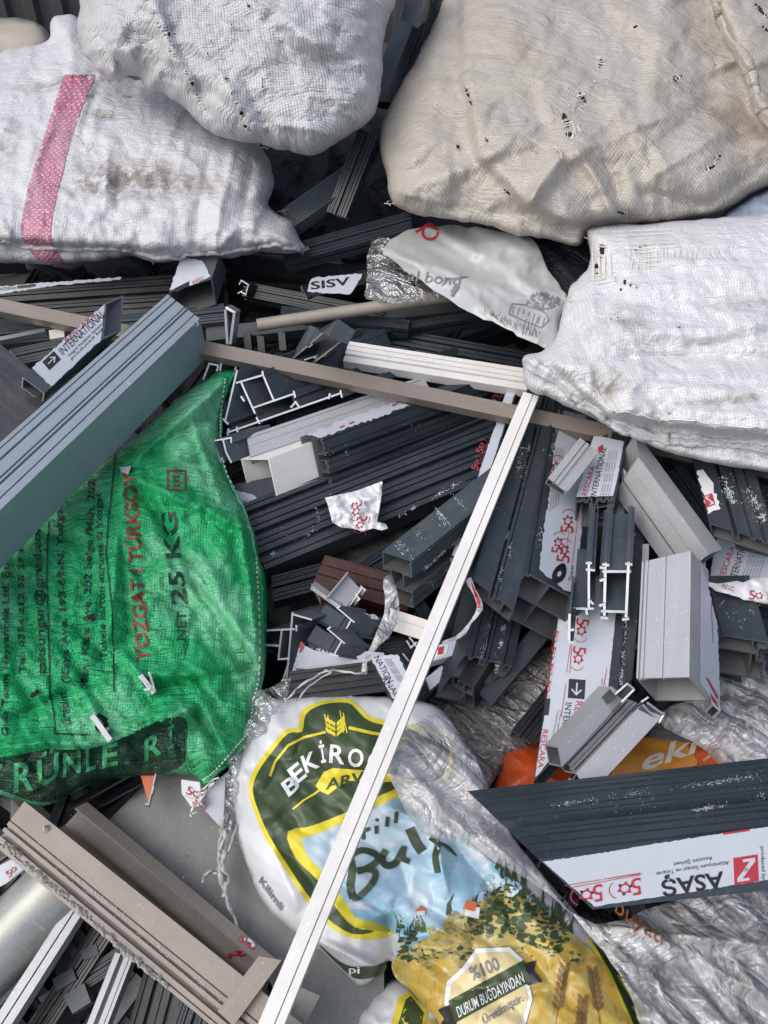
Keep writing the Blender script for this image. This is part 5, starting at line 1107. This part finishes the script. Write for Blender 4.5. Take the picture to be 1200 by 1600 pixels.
cutprofile('bright end on box section of a thermally broken profile, right of the centre', [[(946, 881), (944, 966)], [(943, 893), (984, 893)], [(982, 880), (978, 968)], [(941, 955), (978, 956)], [(943, 882), (950, 883)], [(939, 887), (946, 888)], [(979, 881), (986, 882)], [(939, 907), (945, 905)], [(938, 946), (944, 944)], [(940, 965), (948, 966)], [(974, 968), (981, 967)]], .085, .0034, (6, -90, -.02), 'slate')
cutprofile('bright left half of the thermally broken profile end', [[(920, 879), (920, 950)], [(897, 951), (926, 951)], [(917, 890), (928, 891)], [(921, 938), (926, 943)], [(917, 880), (923, 880)], [(916, 952), (917, 959)]], .085, .003, (6, -90, -.02), 'slate')
cutprofile('small bright hooked tab below the thermally broken profile', [[(890, 961), (889, 1004)], [(889, 985), (895, 984)], [(889, 1003), (894, 1004)]], .085, .0032, (6, -60, -.03), 'slate')
P('black insulating core between the two bright profile halves', (926, 885, .07), (932, 820, .05), (940, 884, .07), D=.02, mat='polyamide', cap='polyamide', name='insulating_core', cat='core')
cutprofile('teeth of a dark profile end under the film block', [[(920, 795), (955, 790)], [(920, 812), (950, 808)], [(922, 786), (920, 830)], [(934, 786), (934, 812)], [(950, 785), (950, 808)]], .07, .0014, (8, -40, -.02), 'anthracite', 'slate')
i = P('block with pale film reading RESCARA INTERNATIONAL below the brown bar', (899, 780, .08), (940, 620, .06), (960, 778, .08), D=.04, E=(958, 822), mat='anthracite', cap='slate', ops=flute2)
def dr(mb, sf):
    text(mb, sf, 'RESCARA', (917, 776), (930, 730), (-8, -2), 'print_red'); text(mb, sf, 'INTERNATIONAL', (931, 778), (948, 700), (-9, -2), 'print_black')
    for k in range(4): text(mb, sf, 'Anahtar teslim sistem cozum', (940+k*4, 776), (954+k*4, 705), (-3, -1), 'print_grey')
    patch(mb, sf, [(935, 710), (944, 702), (942, 695), (934, 700)], 'print_red', .0012)
film(i, [(900, 777), (912, 736), (928, 680), (975, 690), (966, 740), (958, 775)], jag=.5, draw=dr)
P('small silver offcut with a curved lip below the brown bar', (856, 747, .12), (906, 684, .12), (887, 768, .12), D=.018, E=(882, 776), mat='silver', ops=fl([(.3, .34, .004), (.5, .9, .003)], [(.2, .5, .002)]), cap='mill', name='offcut', cat='offcut')
P('silver diagonal profile with a dark slot, below the right sack', (998, 714, .12), (1108, 866, .10), (960, 771, .12), D=.032, E=(957, 731), mat='silver', ops=fl([(.62, .67, .012), (.30, .31, .001)]), cap='mill', inner='mill')
P('silver strip under the diagonal profile', (1004, 850, .05), (1000, 1000, .05), (1014, 850, .05), D=.03, mat='silver')
sb = P('large silver box profile with a smooth face and open lower end, right', (994, 1060, .12), (1003, 878, .11), (1077, 1058, .12), D=.05, E=(1107, 1095), mat='silver', ops=fl([(.04, .08, .003), (.13, .16, .002), (.50, .52, .002)]), cap='mill', inner='mill')
def dr(mb, sf):
    L = Loc(mb, sf, (0, 0), (1, 0), (0, 1), .0012); L.poly([(1101, 1058), (1105, 1060), (1121, 1088), (1120, 1094)], 'print_red'); L.poly([(1108, 1082), (1118, 1096), (1122, 1108), (1112, 1096)], 'print_red'); L.line([(1110, 940), (1113, 1005)], .8, 'print_red')
film(sb, [(1094, 880), (1103, 905), (1120, 975), (1123, 1040), (1124, 1108), (1110, 1090), (1093, 1068)], 'right', jag=.8, draw=dr)
i = P('dark film edged profile right of the large silver box profile', (1112, 1100, .05), (1088, 850, .05), (1126, 1112, .05), D=.03, mat='film', cap='film')
P('silver mitred frame piece, left one of three at the foot of the film wrapped profile', (957, 1073, .11), (872, 1166, .11), (977, 1089, .10), D=.03, mat='silver', cap='mill', sB=.6)
P('ribbed middle frame piece between the two silver mitred ones', (976, 1090, .09), (884, 1186, .09), (1004, 1102, .08), D=.03, mat='mill', ops=fl([(.2, .3, .008), (.5, .55, .004), (.7, .8, .008)]))
P('silver mitred frame piece, right one of three above the orange bag', (1003, 1099, .11), (900, 1208, .11), (1040, 1114, .11), D=.03, mat='silver', cap='mill', sB=.3)
cutprofile('bright notched ends of the three silver frame pieces', [[(955, 1076), (962, 1084), (980, 1068), (990, 1076)], [(972, 1096), (990, 1078)], [(1003, 1096), (1012, 1090)], [(1005, 1102), (1030, 1128), (1036, 1118)], [(1012, 1098), (1036, 1116)]], .12, .0022, (-16, 16, -.02), 'slate', 'mill')
P('dark inner strip under the three silver frame pieces', (985, 1110, .05), (890, 1215, .05), (1010, 1125, .05), D=.03, mat='black_coat')
rb = P('dark ridged profile covered in shavings under the right sack', (1108, 817, .10), (1078, 700, .08), (1215, 850, .10), D=.022, E=(1218, 872), ops=fl([(.36, .42, .012), (.62, .66, .004), (.8, .84, .004)]), cap='slate', mat='anthracite')
film(rb, [(1089, 736), (1098, 734), (1112, 752), (1120, 780), (1126, 795), (1106, 804)], jag=2.4, mat='film_white', draw=lambda mb, sf: logo_mark(mb, sf, (1099, 776), (14, -5), (5, 18)))
P('second dark ridged profile end below the first at the right edge', (1148, 838, .07), (1120, 760, .06), (1230, 858, .07), D=.02, E=(1232, 878), cap='slate', mat='anthracite', ops=flute2)
i = P('profile with pale film reading RESCARA at the right edge', (1106, 913, .03), (1128, 770, .03), (1260, 932, .03), D=.03, mat='anthracite', cap='slate')
def dr(mb, sf):
    text(mb, sf, 'RESCARA', (1130, 906), (1149, 856), (-9, -3), 'print_red'); text(mb, sf, 'INTERNATIONAL', (1148, 912), (1172, 836), (-11, -3), 'print_black')
    for k in range(6): text(mb, sf, 'Anahtar teslim sistem cozum', (1160+k*5, 904), (1180+k*5, 846), (-3, -1), 'print_grey')
film(i, [(1108, 909), (1116, 860), (1124, 826), (1210, 846), (1240, 900), (1160, 912)], jag=.5, draw=dr)
rd = P('dark profile end with a stepped cut at the right edge', (1123, 990, .07), (1100, 900, .06), (1201, 1003, .07), D=.05, E=(1192, 1062), ops=fl([(.05, .07, .002)], [(.2, .5, .01)], webs=(.7,), hw=(.35,)), cap='slate', mat='anthracite')
P('deep dark profile behind the film label at the right edge', (1090, 930, -.02), (1250, 960, -.02), (1085, 1060, -.03), D=.03, ops=flute3, mat='black_coat')
def dr(mb, sf):
    logo50(mb, sf, (1170, 936), (18, 2), (1, -14)); text(mb, sf, 'RESC', (1128, 918), (1146, 924), (2, -7), 'print_red')
sheet('torn_film', 'crumpled white film with a red mark over the stepped dark profile at the right', [(1100, 908), (1130, 912), (1160, 908), (1230, 905), (1230, 948), (1198, 944), (1176, 940), (1150, 930), (1125, 924), (1108, 918)], [(1100, 908, 1.20), (1220, 910, 1.20), (1190, 945, 1.18)], 'film_white', ((.006, 26, 12, 20, 'c'),), seed=95, prints=dr, cat='film', T=.008, sp=4)
P('black profile in the pit under the right sack', (1010, 760, .0), (1150, 960, .0), (1120, 700, .0), D=.03, ops=flute3, mat='black_coat')
# --- more thin profiles filling the gaps
EX = [('thin dark profile lying deep between the steep profiles and the bulgur bag', (640, 1090, -.02), (760, 960, -.03), (655, 1104, -.02), 'anthracite'),
 ('short black ridged profile deep below the red ribbon', (690, 1000, .0), (740, 900, -.01), (706, 1012, .0), 'black_coat'),
 ('dark ridged bar under the jumbled ends, pointing at the dusty plastic', (745, 1080, .01), (850, 960, .0), (768, 1100, .01), 'slate'),
 ('grey ridged strip half hidden under the brown bar, centre right', (640, 640, -.02), (800, 655, -.03), (640, 660, -.02), 'slate'),
 ('dark ridged bar in the shade right of the diagonal silver profile', (1040, 740, .03), (1110, 840, .02), (1066, 724, .03), 'anthracite'),
 ('dark ridged bar left of the film faced profile at the right edge', (1092, 830, .0), (1150, 960, -.01), (1120, 820, .0), 'slate'),
 ('black ridged strip above the dark ridged profile, under the right sack', (1040, 715, .02), (1210, 765, .02), (1036, 735, .02), 'black_coat'),
 ('thin grey ridged strip between the brown bar and the black fluted profile, far left', (-20, 500, -.01), (120, 488, -.01), (-20, 512, -.01), 'slate'),
 ('dark ridged strip under the mitred pieces in the middle pit', (470, 1012, -.01), (640, 1000, -.02), (470, 1034, -.01), 'anthracite'),
 ('short dark ridged bar just left of the wood look profile', (424, 900, -.0), (500, 880, -.01), (428, 940, .0), 'black_coat'),
 ('slanting dark ridged bar in the middle pit below the torn film', (560, 880, -.03), (640, 830, -.04), (575, 905, -.03), 'anthracite'),
 ('dark ridged bar below the end on section, behind the silver profile', (430, 655, -.01), (640, 590, -.03), (436, 672, -.01), 'slate'),
 ('dim grey ridged profile in the hollow between the top sacks, upper one', (436, 330, .03), (600, 215, .10), (456, 356, .03), 'slate'),
 ('dim dark ridged profile in the hollow between the top sacks, lower one', (440, 385, .0), (640, 330, .06), (444, 412, .0), 'anthracite'),
 ('dark ridged profile standing at the left side of the hollow between the top sacks', (510, 330, .04), (560, 200, .14), (540, 340, .04), 'anthracite'),
 ('black ridged bar crossing behind the orange bag', (800, 1140, .0), (880, 1040, -.01), (830, 1160, .0), 'black_coat'),
 ('thin ridged dark strip below the pale label reading SISV', (440, 478, .01), (640, 500, .01), (438, 492, .01), 'anthracite'),
 ('ridged dark bar in the lower left pit beside the silver channel', (60, 1560, -.03), (200, 1470, -.03), (75, 1585, -.03), 'anthracite'),
 ('ridged black bar in the lower left pit under the taupe profile', (150, 1440, -.02), (30, 1620, -.03), (180, 1456, -.02), 'black_coat')]
for (lb, A_, B_, C_, mt) in EX: P(lb, A_, B_, C_, D=.025, ops=flutem if mt == 'slate' else flute2, mat=mt, cap='mill_dark')
# --- ASAS profile
asas = P('large dark fluted profile with white film reading ASAŞ, lower right', (730, 1236, .13), (1270, 1177, .15), (842, 1343, .16), D=.055, E=(926, 1421), ops=fl([(.05, .07, .003), (.12, .15, .004), (.20, .23, .003), (.36, .38, .002), (.44, .46, .003), (.49, .60, .011), (.64, .66, .004), (.70, .73, .004), (.80, .82, .002), (.9, .93, .002)]), mat='slate2', cap='slate')
def dr(mb, sf):
    L = Loc(mb, sf, (0, 0), (1, 0), (0, 1), .0012)
    text(mb, sf, 'ASAŞ', (1129, 1361), (1032, 1375), (3, 25), 'print_black', .0012, True)
    logo_mark(mb, sf, (1183, 1334), (-38, 6), (2, 42)); text(mb, sf, 'Alüminyum Sanayi ve Ticaret', (1138, 1344), (1024, 1362), (1, 6), 'print_black'); text(mb, sf, 'Anonim Şirketi', (1112, 1337), (1052, 1347), (1, 6), 'print_black'); text(mb, sf, 'produced by', (1188, 1322), (1190, 1374), (6, 0), 'print_black')
    for (x, y) in ((1000, 1370), (940, 1380)): logo50(mb, sf, (x, y), (-30, 5), (3, 26))
    L.line([(890, 1386), (1000, 1366)], 1, 'print_red'); L.line([(1130, 1302), (1170, 1296)], 3, 'print_red'); L.line([(950, 1372), (1003, 1364)], .8, 'print_red')
film(asas, [(848, 1346), (930, 1334), (1010, 1320), (1100, 1306), (1265, 1282), (1270, 1360), (1200, 1374), (1060, 1396), (928, 1416)], 'right', jag=.8, mat='film', draw=dr, label='white film printed ASAŞ upside down')
# --- long white trim over everything
P('long white trim lying across the heap from the bottom edge to the right sack', (380, 1655, .15), (818, 612, .10), (422, 1655, .15), D=.012, ops=fl([(.60, .66, .004)]), mat='white_coat', cap='cream', name='long_trim', cat='trim')
# --- bottom left
plate('flat_panel', 'flat dull grey metal panel under the channel at the lower left', [(145, 1290), (212, 1210), (330, 1205), (420, 1300), (600, 1480), (600, 1640), (470, 1640), (420, 1530)], .0, .003, 'panel_grey', 'panel')
plate('rusty_offcut', 'small rust orange triangle under the edge of the green sack', [(220, 1212), (243, 1212), (232, 1256)], .04, .002, 'print_roof', 'offcut')
cutprofile('thin bright edge beside the rust orange triangle', [[(243, 1210), (232, 1257), (228, 1256)], [(240, 1230), (237, 1240)]], .05, .0014, (2, 4, -.01), 'mill')
plate('film_piece', 'film scrap with red and black marks under the corner of the green sack', [(283, 1218), (312, 1222), (316, 1258), (300, 1262), (284, 1240)], .045, .001, 'film_white', 'film', lambda mb, sf: (logo50(mb, sf, (290, 1240), (16, 8), (4, -12)), logo50(mb, sf, (300, 1254), (14, 8), (4, -10))))
plate('film_piece', 'pale blue film covered strip between the green sack and the bulgur bag', [(316, 1262), (330, 1226), (357, 1205), (356, 1300), (346, 1294)], .03, .003, 'film', 'film')
P('dark bar along the pale blue film covered strip', (352, 1215, .04), (349, 1300, .04), (359, 1215, .04), D=.01, mat='anthracite')
P('black channel behind the taupe profile at the lower left', (104, 1266, .03), (215, 1205, .03), (122, 1282, .02), D=.03, mat='black_coat', ops=lambda W, D: sec_chan(W, D))
P('second black bar behind the taupe profile at the lower left', (150, 1290, .01), (225, 1215, .01), (118, 1275, .0), D=.02, mat='black_coat')
ch = P('taupe channel with a thin bright upper edge, behind the wide taupe profile', (118, 1262, .06), (420, 1516, .06), (84, 1300, .03), D=.02, mat='taupe', ops=lambda W, D: sec_chan(W, D, .0022))
tp = P('wide taupe ribbed profile with ragged sealant, lower left corner', (38, 1252, .10), (500, 1622, .10), (-12, 1318, .10), D=.03, ops=fl([(.44, .47, .004), (.56, .62, .007), (.70, .80, .009), (.90, .93, .004)]), mat='taupe')
P('broken taupe end plate beside the foot of the white trim', (404, 1494, .11), (340, 1580, .11), (440, 1500, .11), D=.003, mat='taupe', name='end_plate', cat='plate')
P('pale taupe strip under the foot of the white trim', (440, 1530, .08), (380, 1640, .08), (500, 1556, .07), D=.004, mat='pipe_beige', name='end_plate', cat='plate')
pipe('thick galvanised pipe coming in at the left edge', (118, 1362, .0), (-110, 1590, .0), .042, 'zinc')
i = P('film covered dark profile beneath the galvanised pipe', (70, 1470, -.03), (-40, 1580, -.03), (85, 1490, -.03), D=.02, mat='anthracite'); film(i, [(68, 1474), (-20, 1562), (0, 1572), (72, 1496)], draw=lambda mb, sf: text(mb, sf, 'RESCARA', (12, 1546), (60, 1488), (-5, -5), 'print_grey'))
P('silver bar with a black seam at the lower left corner', (108, 1412, .02), (-40, 1640, .03), (128, 1428, .02), D=.02, ops=fl([(.47, .56, .008)]), mat='silver')
P('shiny silver channel below the taupe profile, bottom edge', (180, 1488, .01), (120, 1640, .02), (208, 1496, .01), D=.02, ops=fl([(.3, .55, .01), (.8, .84, .003)]), mat='mill')
for n_, (a, b, c) in enumerate((((82, 1530), (113, 1512), (88, 1549)), ((99, 1556), (131, 1536), (113, 1584)), ((124, 1486), (150, 1474), (132, 1501)))):
    P('%s of three dark offcut blocks in the lower left pit' % ('left one', 'lowest one', 'upper one')[n_], (*a, -.02), (*b, -.02), (*c, -.02), D=.02, mat='slate', cap='mill_dark', name='offcut', cat='offcut')
P('black bar at the bottom edge right of the silver channel', (230, 1500, -.02), (190, 1640, -.02), (290, 1530, -.02), D=.03, ops=flute3, mat='black_coat')
P('second black bar at the bottom edge, further right', (290, 1540, -.0), (250, 1660, -.0), (340, 1570, -.0), D=.03, ops=flute2, mat='anthracite')
plate('film_piece', 'white film scrap with a red mark at the left edge below the taupe profile', [(-20, 1362), (24, 1340), (38, 1358), (10, 1380), (-20, 1396)], .02, .001, 'film', 'film', lambda mb, sf: logo50(mb, sf, (14, 1372), (12, -10), (-6, -8)))
# sealant crumbs along the taupe profile
mb = MB(); g = random.Random(8); sf = tp['top']
def crumb(mb, sf, x, y, r, mat, zz=.5):
    n = 6; pl = [(x+r*g.uniform(.5, 1.2)*math.cos(k*2*math.pi/n), y+r*g.uniform(.5, 1.2)*math.sin(k*2*math.pi/n)) for k in range(n)]
    W = list(sf([p[0] for p in pl], [p[1] for p in pl], .0002)); top = sf([x], [y], r*.001*zz)[0]; mb.add(W+[top], [[k, (k+1) % n, n] for k in range(n)], mat)
for k in range(60):
    t = k/60; x = 6+t*260+g.uniform(-3, 3); y = 1318+t*228+g.uniform(-4, 4); crumb(mb, sf, x, y, g.uniform(3, 8), 'silic', .9)
crumb(mb, sf, 73, 1294, 9, 'silic', 1)
tag(mb.build('sealant', tp['o'], tp['M'].copy()), None, None, None, 'stuff')
mb = MB(); pp_ = plane_surf(S(300, 1350, .0), HN)
for k in range(90): crumb(mb, pp_, g.gauss(300, 80), g.gauss(1370, 70), g.uniform(.7, 2), g.choice(['silic', 'dirt', 'shaving']), .6)
tag(mb.build('grit'), 'grit and crumbs scattered on the flat grey panel', 'grit', None, 'stuff')
# shavings
def shav(mb, sf, p0, p1, n, sp, r=(.4, 1.1)):
    cl = [(g.random(), g.uniform(.01, .07)) for _ in range(max(3, n//26))]
    for _ in range(n):
        q = g.choice(cl); t = min(1, max(0, g.gauss(q[0], q[1]))); s = g.gauss(0, sp); dx, dy = p1[0]-p0[0], p1[1]-p0[1]; l = math.hypot(dx, dy)
        x = p0[0]+dx*t-dy/l*s; y = p0[1]+dy*t+dx/l*s; rr = g.uniform(*r); a = g.uniform(0, 6.28)
        pl = [(x+rr*math.cos(a), y+rr*math.sin(a)), (x-rr*.5*math.sin(a), y+rr*.5*math.cos(a)), (x-rr*math.cos(a), y-rr*math.sin(a)), (x+rr*.5*math.sin(a), y-rr*.5*math.cos(a))]
        W = sf([p[0] for p in pl], [p[1] for p in pl], .0009); W = [W[0]+np.array([0, 0, g.uniform(0, .0012)]), W[1], W[2]+np.array([0, 0, g.uniform(0, .0012)]), W[3]]
        mb.add(W, orient(W, [[0, 1, 2], [0, 2, 3]]), 'shaving')
mb = MB()
shav(mb, tri['top'], (528, 764), (740, 672), 420, 1.5); shav(mb, tri['top'], (505, 715), (700, 640), 30, 8)
shav(mb, low['top'], (420, 870), (545, 800), 90, 2); shav(mb, low['top'], (610, 815), (735, 745), 160, 1.5); shav(mb, low['top'], (400, 830), (560, 790), 40, 12)
shav(mb, box['top'], (625, 862), (690, 805), 150, 9); shav(mb, box['top'], (650, 850), (730, 775), 60, 8); shav(mb, box['right'], (655, 895), (720, 840), 160, 1.5); shav(mb, box['right'], (650, 925), (700, 890), 30, 5)
shav(mb, tall['top'], (774, 1052), (790, 960), 150, 1.8); shav(mb, tall['top'], (752, 1030), (800, 800), 60, 3); shav(mb, tall2['top'], (778, 920), (815, 700), 110, 2.5); shav(mb, tall2['top'], (790, 900), (830, 680), 60, 2)
shav(mb, fb['top'], (970, 1070), (982, 920), 220, 1.6); shav(mb, fb['top'], (986, 880), (992, 800), 60, 1.5); shav(mb, filmc['top'], (836, 890), (866, 680), 50, 2)
shav(mb, filmc['top'], (868, 770), (900, 910), 40, 12, (.4, 1)); shav(mb, asas['top'], (850, 1262), (1200, 1212), 300, 2); shav(mb, asas['top'], (1080, 1268), (1210, 1248), 160, 1.6); shav(mb, asas['top'], (820, 1262), (1210, 1225), 60, 14)
shav(mb, rb['top'], (1128, 745), (1160, 815), 240, 3); shav(mb, rb['top'], (1160, 750), (1195, 815), 240, 3.5); shav(mb, rb['top'], (1110, 740), (1190, 800), 60, 14)
shav(mb, tp['top'], (105, 1360), (345, 1560), 420, 2.5); shav(mb, tp['top'], (60, 1320), (345, 1570), 160, 8); shav(mb, big['top'], (310, 500), (200, 600), 40, 3); shav(mb, rd['top'], (1120, 940), (1195, 990), 40, 12)
tag(mb.build('metal_shavings'), 'fine bright saw shavings sprinkled along the dark profiles', 'shavings', None, 'stuff')
# stringy clear plastic
def string(label, lists, h, r, mats, name='plastic_string'):
    mb = MB()
    for q, (pl, rr, mt) in enumerate(lists):
        p = catmull(pl, 7, False); p = p+np.stack([vnoise(p[:, 0]/5, p[:, 1]/5, q), vnoise(p[:, 0]/5+4, p[:, 1]/5, q)], 1)*1.6
        tube(mb, [S(x, y, h+.004*math.sin(k*.9+q)) for k, (x, y) in enumerate(p)], [rr*(.6+.5*abs(math.sin(k*.7+q))) for k in range(len(p))], mt, 5)
    return tag(mb.build(name, smooth=True), label, 'plastic scrap')
string('stringy twisted clear plastic hanging over the grey panel', [([(350, 1270), (346, 1300), (342, 1330), (348, 1350), (352, 1380), (355, 1410), (368, 1440), (376, 1466)], .0022, 'clear_solid'), ([(356, 1250), (352, 1300), (350, 1335), (344, 1362), (352, 1400)], .0035, 'clear_solid'), ([(345, 1360), (325, 1362), (316, 1378), (322, 1366), (340, 1364)], .0018, 'clear_solid'), ([(370, 1290), (356, 1330), (346, 1350)], .0016, 'clear_solid'), ([(295, 1258), (312, 1254), (320, 1262), (296, 1274)], .0016, 'clear_solid'), ([(355, 1290), (342, 1345), (358, 1372), (350, 1390), (362, 1420)], .002, 'clear_solid')], .035, .002, None)
string('small red and white twisted film end on the grey panel', [([(376, 1466), (386, 1476), (394, 1482), (386, 1488), (372, 1490), (356, 1494)], .003, 'print_red2'), ([(380, 1468), (392, 1470), (396, 1478), (384, 1482)], .002, 'film_white')], .05, .002, None)
string('loose translucent strip draped in front of the black grooved profile', [([(572, 1046), (566, 1052), (520, 1048), (490, 1058), (460, 1080), (445, 1096)], .0016, 'clear_solid'), ([(520, 1048), (480, 1075), (462, 1098)], .0012, 'clear_solid')], .10, .002, None)
string('white loose threads at the lower corner of the green sack', [([(335, 1222), (322, 1236), (306, 1246), (300, 1256)], .0016, 'thread'), ([(330, 1225), (318, 1244), (302, 1262), (298, 1276)], .0014, 'thread'), ([(340, 1215), (322, 1228), (310, 1240)], .0012, 'thread')], .09, .001, None, 'loose_thread')
# --- anonymous jumble deep in the gaps
mb = MB(); g = random.Random(12)
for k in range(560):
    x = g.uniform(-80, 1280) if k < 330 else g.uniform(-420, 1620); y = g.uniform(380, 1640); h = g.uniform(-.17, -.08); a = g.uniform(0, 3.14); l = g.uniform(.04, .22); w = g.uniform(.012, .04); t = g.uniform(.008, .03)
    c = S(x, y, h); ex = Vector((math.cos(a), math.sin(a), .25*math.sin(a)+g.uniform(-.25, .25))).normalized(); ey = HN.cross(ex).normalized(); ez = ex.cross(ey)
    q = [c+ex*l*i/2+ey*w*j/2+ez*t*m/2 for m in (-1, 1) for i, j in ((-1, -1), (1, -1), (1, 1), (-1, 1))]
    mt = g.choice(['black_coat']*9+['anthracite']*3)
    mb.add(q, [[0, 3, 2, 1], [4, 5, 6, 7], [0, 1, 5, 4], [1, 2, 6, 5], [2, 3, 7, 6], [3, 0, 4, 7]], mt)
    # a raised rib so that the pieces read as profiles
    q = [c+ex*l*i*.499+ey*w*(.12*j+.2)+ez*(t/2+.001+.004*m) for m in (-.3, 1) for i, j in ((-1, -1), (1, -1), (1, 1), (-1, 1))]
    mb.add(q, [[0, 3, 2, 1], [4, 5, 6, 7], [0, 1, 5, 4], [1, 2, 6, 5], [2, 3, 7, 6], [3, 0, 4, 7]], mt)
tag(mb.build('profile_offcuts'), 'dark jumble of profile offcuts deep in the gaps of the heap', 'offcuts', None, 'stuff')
